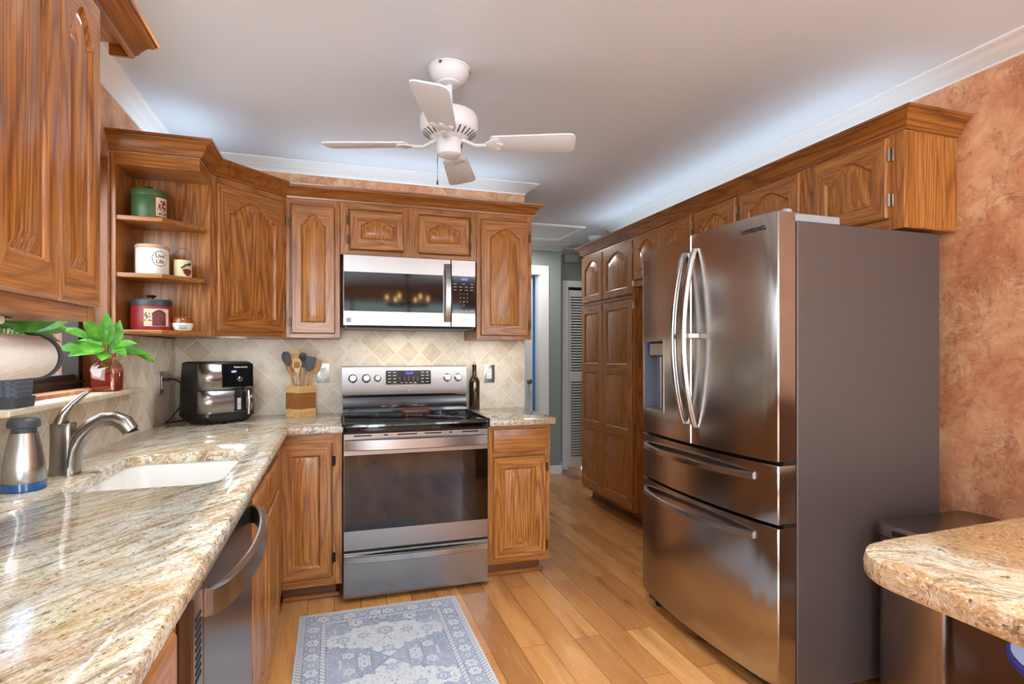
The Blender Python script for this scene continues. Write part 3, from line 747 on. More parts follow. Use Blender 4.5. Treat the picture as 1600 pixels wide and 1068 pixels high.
for kx in (.062, .140, .206, .632, .702):
    k = MB(); rr = .026 if kx != .206 else .021
    k.lathe([(rr, 0), (rr, .006), (rr*.84, .010), (rr*.78, .026), (rr*.66, .029), (.001, .029)], n=28)
    k = k.build('knob', 'steel_handle', cp, loc=(kx, .521, 1.118), rot=(PI/2-tl, 0, 0))
    MB().box(-.004, .004, -rr*.72, rr*.72, .026, .036, bev=.0015).build('grip', 'chrome', k)
MB().lathe([(.013, 0), (.013, .002), (.001, .002)], n=24).build('emblem', 'grey', cp, loc=(.392, .5085, 1.047), rot=(PI/2-tl, 0, 0))
MB().lathe([(.010, .002), (.010, .0026), (.008, .0026), (.008, .002)], n=24, cap0=False, cap1=False).build('emblem_ring', 'print_dark', cp, loc=(.392, .5085, 1.047), rot=(PI/2-tl, 0, 0))
# wooden spoon rest on the cooktop
sr = thing('spoon_rest', 'small reddish wooden trivet rest on the black cooktop', 'spoon rest', (.445, 3.20, .9166), .1)
M['redwood'] = oak('reddish_wood', 'x', (70, 26, 14), (108, 48, 28), (132, 66, 40), 8., .4, 3)
mb = MB(); mb.prism(rrect(-.088, .088, -.055, .055, .03), .016, .03, bev=.004); mb.build('plate', 'redwood', sr)
for fx in (-.06, .06):
    for fy in (-.035, .035): MB().lathe([(.006, 0), (.007, .008), (.006, .0165)], (fx, fy, 0), 12).build('foot', 'redwood', sr)

# ------------------------------------------------------------------ microwave
mw = thing('microwave', 'stainless over-the-range microwave with black window under the short cabinet', 'microwave', (.0455, 3.205, 1.422)); W = .757; Hh = .401
MB().box(.002, W-.002, .03, .35, .004, Hh-.0005).build('body', 'fridge_side', mw)
MB().box(.01, W-.01, .01, .34, -.012, .0035).build('bottom_panel', 'black', mw)
d = MB().box(0, .606, 0, .029, .002, Hh-.003, bev=.003).build('door', 'steel', mw)
MB().box(.004, .560, -.003, .002, .083, .303, bev=.001).build('window', 'blackglass', d)
rg = []
for i in range(17):
    u = i/16; z = .03+u*(Hh-.06); b = .030*math.sin(PI*u)**.7 if 0 < u < 1 else 0
    rg.append([(.566, -b, z), (.572, -b-.008, z), (.600, -b-.008, z), (.606, -b, z), (.604, -b+.008, z), (.568, -b+.008, z)])
MB().loft(rg).build('handle', 'steel_handle', d)
mb = MB(); mb.box(.017, .045, -.0015, .001, .018, .046); mb.build('badge', 'print', d)
text('K', .026, 'print_dark', d, (.031, -.0016, .032))
cpn = MB().box(.610, W, 0, .029, .002, Hh-.003, bev=.003).build('control_panel', 'steel', mw)
MB().box(.613, W-.003, -.003, .002, .083, .303, bev=.001).build('keypad', 'blackglass', cpn)
MB().box(.668, .708, -.0038, -.002, .278, .290).build('display', emis('microwave_display', (90, 100, 255), 1.2), cpn)
kb = [(.632+j*(.10/(n_-1)), .2565-i*.018, .0015) for i, n_ in ((0, 3), (1, 4), (2, 4)) for j in range(n_)] + [(.634+j*.033, .0995, .0025) for j in range(4)]
for x, z, h in kb: MB().box(x-.008, x+.008, -.0036, -.002, z-h, z+h).build('button', 'print', cpn)
for i, rw in enumerate(('1 2 3', '4 5 6', '7 8 9', '0')):
    text(rw.replace(' ', '    '), .013, 'print', cpn, (.684, -.0034, .198-i*.023), name='key_digits')
mb = MB(); mb.box(.655, .725, -.0006, .001, .043, .046); mb.box(.66, .70, -.0006, .001, .036, .038); mb.build('badge_print', 'print', cpn)
MB().box(.02, W-.02, -.001, .02, -.008, .0015).build('vent_lip', 'gap', mw)

# ------------------------------------------------------------------ fridge
fr = thing('refrigerator', 'large stainless french door refrigerator standing on the right', 'refrigerator', (1.50, 2.49, 0), -PI/2); FW = .91
MB().box(.004, FW-.001, .088, .805, .03, 1.745, bev=.004).build('body', 'fridge_side', fr)
def bulge(x): u = (x-FW/2)/(FW/2); return -.036*(1-u*u)
def front(x0, x1, z0, z1, name, parent, y1=.078, mat='fridge', n=14):
    mb = MB(); P = [(x0+(x1-x0)*i/n) for i in range(n+1)]
    poly = [(x, bulge(x)) for x in P]
    rr = .006
    poly[0] = (x0, bulge(x0)+rr); poly.insert(1, (x0+rr*.5, bulge(x0)+rr*.2)); poly[-1] = (x1-rr*.5, bulge(x1)+rr*.2); poly.append((x1, bulge(x1)+rr))
    poly += [(x1, y1), (x0, y1)]
    mb.prism(poly, z0, z1, bev=.003, seg=2)
    return mb.build(name, mat, parent, ang=25)
ZX0, ZX1, DZ0, DZ1 = .042, .232, .995, 1.330
def cut_door():
    mb = MB()
    def seg(x0, x1, z0, z1, e0=False, e1=False, n=6):
        p = [(x0+(x1-x0)*i/n, bulge(x0+(x1-x0)*i/n)) for i in range(n+1)]
        if e0: p[0] = (x0, p[0][1]+.006); p.insert(1, (x0+.003, bulge(x0)+.0012))
        if e1: p[-1] = (x1-.003, bulge(x1)+.0012); p.append((x1, bulge(x1)+.006))
        mb.prism(p+[(x1, .078), (x0, .078)], z0, z1)
    seg(.001, ZX0, .880, 1.776, e0=True); seg(ZX1, .4525, .880, 1.776, e1=True)
    seg(ZX0, ZX1, .880, DZ0); seg(ZX0, ZX1, DZ1, 1.776)
    return mb.build('door', 'fridge', fr, ang=25)
dl = cut_door(); drr = front(.4575, FW-.001, .880, 1.776, 'door', fr)
m1 = front(.001, FW-.001, .655, .866, 'drawer', fr); m2 = front(.001, FW-.001, .078, .642, 'drawer', fr)
for z0, z1 in ((.866, .880), (.642, .655)): MB().box(.006, FW-.006, .03, .087, z0, z1).build('gasket', 'gap', fr)
MB().box(.02, FW-.02, .03, .20, .03, .075).build('kick_grille', 'black', fr)
for x in (.06, FW-.06): MB().lathe([(.026, 0), (.026, .012), (.014, .016), (.014, .032)], (x, .07, 0), 16).build('foot', 'black', fr)
for x, s in ((.012, 1), (FW-.012, -1)):
    mb = MB(); mb.lathe([(.018, 1.747), (.018, 1.786), (.012, 1.79)], (x+s*.012, .060, 0), 16); mb.box(min(x, x+s*.09), max(x, x+s*.09), .075, .30, 1.7455, 1.776, bev=.004)
    mb.build('hinge_cover', 'grey', fr)
def long_handle(x, z0, z1, dirx):
    rings = []; N = 28
    for i in range(N+1):
        u = i/N; b = math.sin(PI*u)**.75 if 0 < u < 1 else 0
        z = z0+(z1-z0)*u; y = bulge(x)-.006-.058*b; xx = x
        w2 = .013; t2 = .010
        rings.append([(xx-w2, y, z), (xx-w2*.6, y-t2, z), (xx+w2*.6, y-t2, z), (xx+w2, y, z), (xx+w2*.8, y+t2, z), (xx-w2*.8, y+t2, z)])
    return MB().loft(rings)
long_handle(.418, .962, 1.705, 1).build('handle', 'steel_handle', dl, ang=50)
hr = long_handle(.492, .955, 1.712, 1).build('handle', 'steel_handle', drr, ang=50)
mb = MB(); mb.box(.500, .516, bulge(.5)-.058, bulge(.5)+.001, 1.330, 1.354, bev=.003); mb.build('latch', 'steel_handle', drr)
def wide_handle(z):
    rings = []; N = 28; x0, x1 = .05, FW-.095
    for i in range(N+1):
        u = i/N; b = math.sin(PI*u)**.6 if 0 < u < 1 else 0
        x = x0+(x1-x0)*u; y = bulge(x)-.004-.052*b; h = .014
        rings.append([(x, y, z-h), (x, y-.010, z-h*.7), (x, y-.010, z+h*.7), (x, y, z+h), (x, y+.010, z+h*.8), (x, y+.010, z-h*.8)])
    return MB().loft(rings)
wide_handle(.815).build('handle', 'steel_handle', m1, ang=50); wide_handle(.595).build('handle', 'steel_handle', m2, ang=50)
# water and ice dispenser
zx0, zx1, z0, z1 = ZX0, ZX1, DZ0, DZ1
M['disp'] = plain('dispenser_bluegrey', (120, 126, 144), .35, .35)
mb = MB(); e = .0005; y0 = .0; yb_ = .055
mb.box(zx0+e, zx1-e, yb_, yb_+.004, z0+e, z1-e); mb.box(zx0+e, zx0+.004, -.012, yb_, z0+e, z1-e); mb.box(zx1-.004, zx1-e, -.022, yb_, z0+e, z1-e)
mb.box(zx0+.004, zx1-.004, -.012, yb_, z0+e, z0+.004); mb.box(zx0+.004, zx1-.004, -.012, yb_, z1-.004, z1-e)
dp = mb.build('dispenser', 'disp', dl)
mb = MB(); mb.prism([(zx0-.004, bulge(zx0)-.003), (zx1+.004, bulge(zx1)-.003), (zx1+.004, bulge(zx1)+.003), (zx0-.004, bulge(zx0)+.003)], z0-.008, z0+.003)
mb.prism([(zx0-.004, bulge(zx0)-.002), (zx0+.002, bulge(zx0)-.0025), (zx0+.002, bulge(zx0)+.003), (zx0-.004, bulge(zx0)+.003)], z0, z1+.003)
mb.prism([(zx1-.002, bulge(zx1)-.002), (zx1+.004, bulge(zx1)-.0025), (zx1+.004, bulge(zx1)+.003), (zx1-.002, bulge(zx1)+.003)], z0, z1+.003); mb.build('bezel', 'steel_handle', dp)
MB().box(.075, .215, -.008, .052, z1-.078, z1-.006, bev=.008).build('spout_housing', 'bronze_steel', dp)
MB().tube([(.128, .030, z1-.078), (.128, .030, z0+.012)], .009, 12).build('water_lever', 'steel_handle', dp)
MB().box(.172, .205, .020, .028, z0+.10, z1-.085, bev=.003).build('ice_lever', 'bronze_steel', dp)
MB().box(.055, .220, -.010, .050, z0+.0045, z0+.012, bev=.002).build('drip_tray', 'steel_handle', dp)
mb = MB(); mb.box(.03, .105, bulge(.06)-.0045, bulge(.03)+.002, 1.660, 1.735, bev=.001); mb.build('sticker', plain('sticker_bronze', (126, 100, 84), .35, .6), dl)
text('SAMSUNG', .024, 'print_dark', drr, (.805, bulge(.805)-.0028, 1.725), (PI/2, 0, .122), .001, name='brand_lettering')

# ------------------------------------------------------------------ dishwasher
dwt = thing('dishwasher', 'stainless dishwasher with bowed handle under the left granite counter', 'dishwasher', (-.222, 1.108, 0), PI/2); W = .612
MB().box(.002, W-.002, .03, .58, .10, .864).build('body', 'fridge_side', dwt)
MB().box(.01, W-.01, .08, .12, 0, .0995).build('toe_panel', 'black', dwt)
d = MB().box(.0, W, 0, .029, .11, .862, bev=.003).build('door', 'bronze_steel', dwt)
rings = []
for i in range(25):
    u = i/24; b = math.sin(PI*u)**.55 if 0 < u < 1 else 0; x = .012+u*(W-.024); y = -.003-.052*b
    rings.append([(x, y, .790), (x, y-.010, .793), (x, y-.010, .838), (x, y, .842), (x, y+.008, .840), (x, y+.008, .792)])
MB().loft(rings).build('handle', 'steel_handle', d, ang=50)
sp = MB().box(-.077, -.003, .0, .03, .11, .862, bev=.003); sp = sp.build('side_strip', 'bronze_steel', dwt)
for i in range(9): MB().box(-.060, -.022, -.001, .002, .71+i*.013, .716+i*.013).build('vent_slot', 'gap', sp)

# ------------------------------------------------------------------ sink, faucet, soap
sk = MB(); 
S0 = rrect(-.702, -.298, 1.713, 2.297, .08, 6); bot = CT-.036
rr_ = [[(p[0], p[1], z) for p in (inset(S0, d) if d else [Vector(q) for q in S0])] for d, z in ((-.012, bot-.001), (0, bot-.001), (.004, bot-.006), (.016, bot-.12), (.045, bot-.19), (.10, bot-.20))]
sk.loft(rr_, cap0=False); s_ = sk.build('sink', plain('sink_porcelain', (222, 220, 212), .2, Coat_Weight=.3), ang=50); tag(s_, 'white undermount kitchen sink sunk in the granite counter', 'sink')
md = s_.modifiers.new('Solidify', 'SOLIDIFY'); md.thickness = .008; md.offset = -1 if False else 1
MB().lathe([(.04, 0), (.04, .003), (.03, .004), (.02, .001), (.001, .001)], (-.5, 2.0, bot-.2005), 24).build('drain', 'steel_handle', s_)
fa = thing('faucet', 'brushed nickel pull-out kitchen faucet behind the sink', 'faucet', (-.772, 1.985, CT))
mb = MB(); rg = []
for z, a in ((0, .031), (.004, .031), (.03, .0285), (.10, .027), (.150, .028), (.155, .026)):
    rg.append([(x, y, z) for x, y in rrect(-a, a, -a*.9, a*.9, a*.35, 3)])
mb.loft(rg); mb.build('base', 'nickel', fa)
path = [(.018, 0, .003), (.019, 0, .035), (.026, 0, .075), (.044, -.001, .112), (.072, -.003, .143), (.104, -.005, .161), (.134, -.007, .163), (.160, -.009, .150), (.178, -.011, .124)]
mb = MB(); mb.tube(path, [.0265, .026, .025, .0235, .022, .022, .0235, .025, .023], 16); mb.build('spout', 'nickel', fa, ang=50)
MB().tube([(.1785, -.011, .127), (.180, -.011, .121)], [.019, .017], 16).build('aerator', 'black', fa)
mb = MB(); mb.tube([(-.006, 0, .154), (.004, 0, .182), (.024, 0, .210), (.054, 0, .240), (.066, 0, .247)], [.026, .020, .0125, .009, .006], 14, flat=(1, .72)); mb.build('lever', 'nickel', fa, ang=50)
sd = thing('soap_dispenser', 'steel soap dispenser bottle with grey cap and blue soap left of the faucet', 'soap dispenser', (-.785, 1.795, CT))
MB().lathe([(.046, .022), (.0475, .028), (.044, .07), (.037, .115), (.031, .146), (.030, .152)], n=36).build('body', 'steel', sd)
bl = NT('blue_soap').out(Base_Color=(18, 84, 150), Roughness=.08, Coat_Weight=.6, Transmission_Weight=.25); M['bluesoap'] = bl
MB().lathe([(.045, 0), (.048, .003), (.048, .022), (.046, .0225)], n=36).build('soap_window', 'bluesoap', sd)
MB().lathe([(.027, .1525), (.027, .164), (.034, .166), (.0355, .174), (.034, .184), (.028, .190), (.001, .192)], n=32).build('pump_cap', 'darkgrey', sd)

# ------------------------------------------------------------------ air fryer
AFA = math.radians(38)
af = thing('air_fryer', 'black and stainless air fryer in the counter corner, plugged in', 'air fryer', (-.625, 3.095, CT), AFA); W = .295; D = .285
def rr2(i, r=.055): return rrect(i, W-i, i, D-i, r, 6)
mb = MB(); mb.loft([[(x, y, z) for x, y in rr2(i)] for i, z in ((.022, .006), (.020, .008), (0, .038), (.004, .20), (.010, .312), (.016, .318), (.03, .321))]); mb.build('body', 'black', af, ang=40)
for x in (.06, W-.06):
    for y in (.06, D-.06): MB().lathe([(.012, 0), (.012, .008)], (x, y, 0), 12).build('foot', 'black', af)
def shell(z0, z1, name, i0, i1, mat):
    def ln(i):
        P = rr2(i-.0025); n = len(P)
        # keep the front: corner points from the left side round to the right side
        Q = [p for p in P]
        k = 3*7
        return Q[k-0:k+7] + Q[0:7]
    a = [(x, y, z0) for x, y in ln(i0)]; b = [(x, y, z1) for x, y in ln(i1)]
    mb = MB(); mb.loft([a, b], cap0=False, cap1=False, closed=False)
    o = mb.build(name, mat, af, ang=50); md = o.modifiers.new('Solidify', 'SOLIDIFY'); md.thickness = .002; md.offset = 0
    return o
shell(.176, .308, 'upper_shell', .003, .0097, 'steel'); bk = shell(.058, .171, 'basket_front', .001, .003, 'steel')
mb = MB(); mb.box(.098, .265, -.002, .006, .188, .309, bev=.002); p_ = mb.build('touch_panel', 'blackglass', af)
text('Instant vortex', .013, 'print', p_, (.195, -.0026, .292), name='brand_lettering')
text('OFF', .015, 'led_white', p_, (.158, -.0026, .268), name='display_digits')
MB().lathe([(.014, 0), (.014, .010), (.012, .012), (.001, .012)], n=28).build('dial', 'steel_handle', p_, loc=(.190, -.001, .228), rot=(PI/2, 0, 0))
mb = MB(); mb.box(.160, .240, -.004, .006, .060, .170, bev=.003); mb.build('handle_recess', 'black', bk)
mb = MB(); mb.tube([(.218, -.004, .168), (.218, -.028, .164), (.218, -.034, .11), (.218, -.030, .045)], [.014, .015, .015, .013], 12, flat=(1, .6), up=(1, 0, 0)); mb.build('basket_handle', 'steel_handle', bk)
MB().box(.175, .195, -.0055, -.0035, .07, .13).build('warning_label', 'print', bk)
MB().box(.176, .194, -.006, -.0054, .098, .101).build('label_stripe', plain('label_red', (170, 50, 40), .5), bk)
# outlets
def outlet(label, loc, rz, plug=False, plate='steelplate'):
    o = thing('wall_outlet', label, 'outlet', loc, rz)
    mb = MB(); mb.prism(rrect(-.038, .038, -.060, .060, .004, 2), 0, .006, bev=.0015); mb.build('cover_plate', plate, o, rot=(PI/2, 0, 0))
    mb = MB(); mb.prism(rrect(-.0165, .0165, -.034, .034, .004, 3), .006, .008); s = mb.build('socket', 'white', o, rot=(PI/2, 0, 0))
    mb = MB()
    for z in (.017, -.017):
        mb.box(-.008, -.006, z, z+.010, .008, .0084); mb.box(.006, .008, z, z+.010, .008, .0084); mb.lathe([(.003, .008), (.003, .0084)], (0, z-.007, 0), 10)
    mb.build('socket_holes', 'gap', s)
    return o
M['steelplate'] = steel('plate_nickel', (176, 176, 176), .34, 'n', 0.)
outlet('nickel outlet plate on the back wall between utensils and range', (-.065, YT, 1.150), 0)
outlet('nickel outlet plate on the back wall right of the dark bottle', (.985, YT, 1.135), 0)
outlet('outlet plate on the left wall with black plug in it', (XT, 3.295, 1.115), PI/2)
cord = [(XT+.010, 3.295, 1.133), (XT+.05, 3.30, 1.134), (XT+.085, 3.315, 1.115), (XT+.098, 3.33, 1.06), (XT+.085, 3.315, .99), (XT+.05, 3.27, .93), (XT+.035, 3.25, .912), (XT+.055, 3.28, .911), (XT+.10, 3.31, .915), (-.70, 3.325, .935)]
def smooth(P, k=6):
    P = [Vector(p) for p in P]; out = []
    for i in range(len(P)-1):
        p0, p1, p2, p3 = P[max(i-1, 0)], P[i], P[i+1], P[min(i+2, len(P)-1)]
        for j in range(k):
            t = j/k; out.append(.5*((2*p1)+(-p0+p2)*t+(2*p0-5*p1+4*p2-p3)*t*t+(-p0+3*p1-3*p2+p3)*t**3))
    return out+[P[-1]]
pc = thing('power_cord', 'black power cord running from the left wall outlet to the air fryer', 'cord', (0, 0, 0))
MB().tube(smooth(cord), .0042, 8).build('cable', 'black', pc)
mb = MB(); mb.box(0, .030, -.012, .012, -.010, .010, bev=.003); mb.build('plug', 'black', pc, loc=(XT+.0085, 3.295, 1.133))
# utensil crock
M['bamboo'] = oak('bamboo_light', 'x', (196, 150, 92), (220, 178, 118), (232, 196, 140), 16., .45, 7)
M['bamboo_dark'] = oak('bamboo_dark', 'x', (128, 78, 34), (156, 100, 48), (178, 120, 62), 16., .45, 8)
M['beech'] = oak('beech', 'z', (170, 120, 70), (204, 156, 100), (220, 178, 122), 9., .5, 9)
ux, uy = -.185, 3.435
uc = thing('utensil_holder', 'square bamboo utensil holder with darker middle band left of the range', 'holder', (ux, uy, CT), math.radians(42))
def hbox(z0, z1, nm, mat):
    a = .058; b = .047
    mb = MB(); lo = [(-a, -a), (a, -a), (a, a), (-a, a)]; li = [(-b, -b), (b, -b), (b, b), (-b, b)]
    R = [[mb.bm.verts.new((x, y, z)) for x, y in L] for L, z in ((lo, z0), (lo, z1), (li, z1), (li, z0))]
    for A, B in ((R[0], R[1]), (R[1], R[2]), (R[2], R[3]), (R[3], R[0])):
        for i in range(4): mb.bm.faces.new([A[i], A[(i+1) % 4], B[(i+1) % 4], B[i]])
    return mb.build(nm, mat, uc)
hbox(0, .045, 'lower_band', 'bamboo'); hbox(.045, .138, 'middle_band', 'bamboo_dark'); hbox(.138, .178, 'upper_band', 'bamboo')
MB().box(-.047, .047, -.047, .047, .001, .008).build('base', 'bamboo', uc)
def utensil(name, label, kind, dx, dy, top, mat, hmat, roll=0., cat='utensil'):
    """leans from the crock's floor; dx,dy: offset of the handle where it leaves the rim; top: tip offset (x,y,z)"""
    b = Vector((ux+dx*.02, uy+dy*.3, CT+.013)); rim = Vector((ux+dx, uy+dy, CT+.185)); d = (rim-b).normalized(); Ltot = top
    t = thing(name, label, cat, b, 0, 'utensils in the bamboo holder')
    ax_ = (Vector((1, .05, 0))-d*d.x).normalized(); q = Matrix((ax_, d.cross(ax_), d)).transposed().to_4x4() @ Matrix.Rotation(roll, 4, 'Z')
    hl = Ltot-.085
    mb = MB(); mb.tube([(0, 0, 0), (0, 0, hl*.6), (0, 0, hl)], [.0065, .006, .005], 10); mb.xf(q); mb.build('handle', hmat, t)
    mb = MB(); rg = []
    shp = {'spoon': [(.005, 0), (.012, .015), (.022, .035), (.026, .055), (.023, .075), (.010, .09)], 'spat': [(.005, 0), (.012, .012), (.027, .03), (.029, .06), (.030, .085), (.026, .092)], 'turner': [(.006, 0), (.02, .01), (.030, .03), (.031, .07), (.031, .092)]}[kind]
    for wd, z in shp:
        cv = .010*math.sin(PI*min(1, z/.09)) if kind == 'spoon' else 0
        rg.append([(wd*math.cos(2*PI*i/14), cv+.0035*math.sin(2*PI*i/14)+(.010*(wd*math.cos(2*PI*i/14)/.03)**2*-1 if kind == 'spoon' else 0), hl-.004+z) for i in range(14)])
    mb.loft(rg); mb.xf(q); hd = mb.build('head', mat, t, ang=60)
    return t, hd, q, hl
utensil('ladle', 'dark grey ladle leaning far left in the bamboo holder', 'spoon', -.042, .0, .37, 'darkgrey', 'beech', .2)
utensil('wooden_spoon', 'plain wooden spoon lowest on the left of the bamboo holder', 'spoon', -.040, .022, .315, 'beech', 'beech', .3)
utensil('wooden_turner', 'tall light wooden turner at the back of the bamboo holder', 'turner', -.018, .03, .375, 'bamboo', 'bamboo', 0)
t, hd, q, hl = utensil('slotted_wooden_spoon', 'slotted wooden spoon at front left of the bamboo holder', 'spoon', -.012, -.022, .325, 'bamboo', 'bamboo', .1)
mb = MB()
for i in (-1, 0, 1): mb.box(i*.011-.0025, i*.011+.0025, -.0015, .010, hl+.03, hl+.065)
mb.xf(q); mb.build('slots', 'redwood', hd)
t, hd, q, hl = utensil('slotted_spoon', 'dark grey slotted spoon in the middle of the bamboo holder', 'spoon', .006, -.010, .355, 'darkgrey', 'beech', -.1)
mb = MB()
for i in (-1, 0, 1): mb.box(i*.010-.002, i*.010+.002, -.0015, .012, hl+.035, hl+.065)
mb.xf(q); mb.build('slots', 'gap', hd)
utensil('spatula', 'wide dark grey spatula at right front of the bamboo holder', 'spat', .030, -.014, .335, 'darkgrey', 'beech', -.15)
utensil('wooden_spatula', 'reddish wooden spatula leaning far right in the bamboo holder', 'turner', .050, .012, .325, 'beech', 'beech', .5)
utensil('grey_turner', 'grey turner peeking out at the back right of the bamboo holder', 'turner', .022, .036, .35, 'grey', 'beech', .1)
# bottle
bt = thing('bottle', 'dark green glass bottle with pour spout right of the range', 'bottle', (.872, 3.52, CT))
M['bottle'] = NT('dark_bottle_glass').out(Base_Color=(52, 40, 18), Roughness=.06, Coat_Weight=.7, Specular_IOR_Level=.7)
MB().lathe([(.033, 0), (.036, .004), (.036, .175), (.033, .192), (.018, .215), (.0145, .225), (.0135, .278), (.0155, .28), (.0155, .290), (.012, .292)], n=32).build('body', 'bottle', bt, ang=50)
MB().lathe([(.010, .2925), (.010, .300), (.004, .304), (.003, .335), (.001, .336)], n=16).build('pour_spout', 'steel_handle', bt)

# ------------------------------------------------------------------ window sill, plants, towels
def leaf(mb, base, d, up, L, Wd, droop=.25, mi=0):
    base = Vector(base); d = Vector(d).normalized(); s = d.cross(Vector(up)).normalized(); u = s.cross(d).normalized()
    N = 8; prof = [0, .55, .86, 1., .96, .82, .6, .32, 0]
    rows = []
    for i in range(N+1):
        t = i/N; c = base+d*L*t-u*droop*L*t*t; w_ = Wd*.5*prof[i]
        fold = .28
        rows.append([mb.bm.verts.new(c+s*w_*k+u*abs(k)*w_*fold-d*(.10*L*(abs(k))*(1-t) if i < 3 else 0)) for k in (-1, -.5, 0, .5, 1)])
    for a, b in zip(rows, rows[1:]):
        for k in range(4):
            f = mb.bm.faces.new([a[k], a[k+1], b[k+1], b[k]]); f.material_index = mi
def leafmat(name, a, b, c):
    t = NT(name); v = t.obj(); n = t.noise(v, 26, 3, .6)
    return t.out(Base_Color=t.ramp(n, [(.3, a), (.55, b), (.8, c)]), Roughness=.35, Subsurface_Weight=.0)
M['leaf'] = leafmat('pothos_leaf', (52, 112, 26), (88, 158, 46), (136, 192, 78))
M['leaf_dark'] = leafmat('broad_leaf', (48, 104, 34), (78, 142, 56), (116, 172, 92))
M['stem'] = plain('green_stem', (120, 160, 70), .5); M['root'] = plain('pale_roots', (208, 176, 110), .6)
SZ = 1.118
jx, jy = -.862, 2.585
jar = thing('jar', 'amber tinted glass jar of water on the window sill holding cut pothos', 'jar', (jx, jy, SZ))
ag = NT('amber_glass'); mx = ag.n('MixShader'); a1 = ag.n('BsdfTransparent', {'Color': (240, 200, 188)}); a2 = ag.n('BsdfGlossy', {'Roughness': .05, 'Color': (255, 225, 215)})
ag.set(mx.inputs[0], .16); ag.t.links.new(a1.outputs[0], mx.inputs[1]); ag.t.links.new(a2.outputs[0], mx.inputs[2]); ag.t.links.new(mx.outputs[0], ag.t.nodes['Material Output'].inputs[0]); M['amber'] = ag.m
ringj = []
for h_, a, r_ in ((0, .040, .016), (.004, .047, .018), (.085, .048, .02), (.105, .044, .024), (.118, .034, .03), (.126, .031, .031), (.130, .034, .0335), (.136, .034, .0335), (.140, .032, .0318), (.150, .032, .0318)):
    ringj.append([(x, y, h_) for x, y in rrect(-a, a, -a, a, min(r_, a-.0005), 5)])
mb = MB(); mb.loft(ringj, cap1=False); mb.build('glass', 'amber', jar, ang=50)
wm = NT('amber_water'); wx = wm.n('MixShader'); b1 = wm.n('BsdfTransparent', {'Color': (222, 150, 124)}); b2 = wm.n('BsdfDiffuse', {'Color': (176, 96, 80)})
wm.set(wx.inputs[0], .5); wm.t.links.new(b1.outputs[0], wx.inputs[1]); wm.t.links.new(b2.outputs[0], wx.inputs[2]); wm.t.links.new(wx.outputs[0], wm.t.nodes['Material Output'].inputs[0]); M['water'] = wm.m
mb = MB(); mb.loft([[(x, y, h_) for x, y in rrect(-a, a, -a, a, .016, 4)] for h_, a in ((.004, .042), (.06, .044), (.072, .044))]); mb.build('water', 'water', jar)
po = thing('pothos_cutting', 'bright green pothos cuttings rooting in the amber jar', 'plant', (jx, jy, SZ+.002))
mb = MB(); lf = MB()
rnd = random.Random(3)
leaves = [((-.02, -.03, .165), (-.9, -.75, .12), .15, .078), ((-.02, -.01, .185), (-1, -.35, -.05), .13, .072), ((.0, -.05, .17), (-.45, -1, -.10), .15, .080), ((.0, 0, .19), (.08, -.15, 1), .14, .062), ((-.03, .0, .20), (-.5, .1, .95), .11, .05),
 ((.02, .0, .17), (.9, -.3, .30), .11, .066), ((.01, .03, .17), (.6, .8, .25), .11, .062), ((.015, .01, .18), (.35, -.1, 1), .12, .058), ((-.005, -.04, .20), (-.3, -.6, .75), .12, .062), ((.04, .02, .155), (1, .3, .05), .11, .062),
 ((.0, .03, .18), (.1, .75, .5), .11, .060), ((.03, .06, .165), (.9, .7, -.2), .11, .062), ((.03, -.04, .16), (.8, -.8, .05), .11, .062), ((.085, .06, .150), (1, .35, -.45), .09, .060), ((-.05, -.05, .21), (-.8, -.4, .55), .10, .055), ((.01, -.06, .15), (.3, -1, -.2), .10, .06)]
for b_, d_, L_, W_ in leaves:
    leaf(lf, b_, d_, (.45, -.6, .8) if abs(d_[2]) < .7 else (.5, -1, .1), L_*.86, W_*.86, rnd.uniform(.15, .35))
    mb.tube(smooth([(b_[0]*.2, b_[1]*.2, .09), (b_[0]*.5, b_[1]*.5, .14), b_], 4), .0016, 6)
lf.build('leaves', 'leaf', po, ang=80); mb.build('stems', 'stem', po)
mb = MB()
for i in range(16):
    a = rnd.uniform(0, 2*PI); r0 = rnd.uniform(0, .012); x, y = r0*math.cos(a), r0*math.sin(a); P = [(x, y, .13)]
    for k in range(5): x += rnd.uniform(-.009, .009); y += rnd.uniform(-.009, .009); P.append((x, y, .13-.018*(k+1)))
    mb.tube(smooth(P, 3), .0013, 5)
mb.build('roots', 'root', po)
# woven planter with broad leaves
px, py = -.862, 1.868
wt = NT('woven_plastic'); wv = wt.map(wt.obj(), (60, 60, 60), (0, 0, PI/4)); wck = wt.n('TexChecker', {'Vector': wt.map(wt.obj(), rot=(PI/4, 0, 0)), 'Scale': 110., 'Color1': (74, 82, 98), 'Color2': (98, 106, 122)}).outputs[0]
wt.bump(wck, .4, .004); M['woven'] = wt.out(Base_Color=wck, Roughness=.55)
pl = thing('planter', 'dark grey woven planter box on the left end of the window sill', 'planter', (px, py, SZ))
mb = MB(); mb.loft([[(x, y, h_) for x, y in rrect(-a, a, -a*1.1, a*1.1, .014, 3)] for h_, a in ((.028, .046), (.150, .053), (.150, .048), (.135, .047))]); mb.build('pot', 'woven', pl)
mb = MB(); mb.loft([[(x, y, h_) for x, y in rrect(-a, a, -a*1.1, a*1.1, .014, 3)] for h_, a in ((0, .050), (.0275, .053), (.030, .051))]); mb.build('saucer', 'darkgrey', pl)
MB().box(-.042, .042, -.047, .047, .132, .140).build('soil', plain('soil', (46, 34, 24), .9), pl)
hp = thing('potted_plant', 'broad dark green leaves growing from the woven planter above the paper towel', 'plant', (px, py, SZ+.14))
lf = MB(); st = MB()
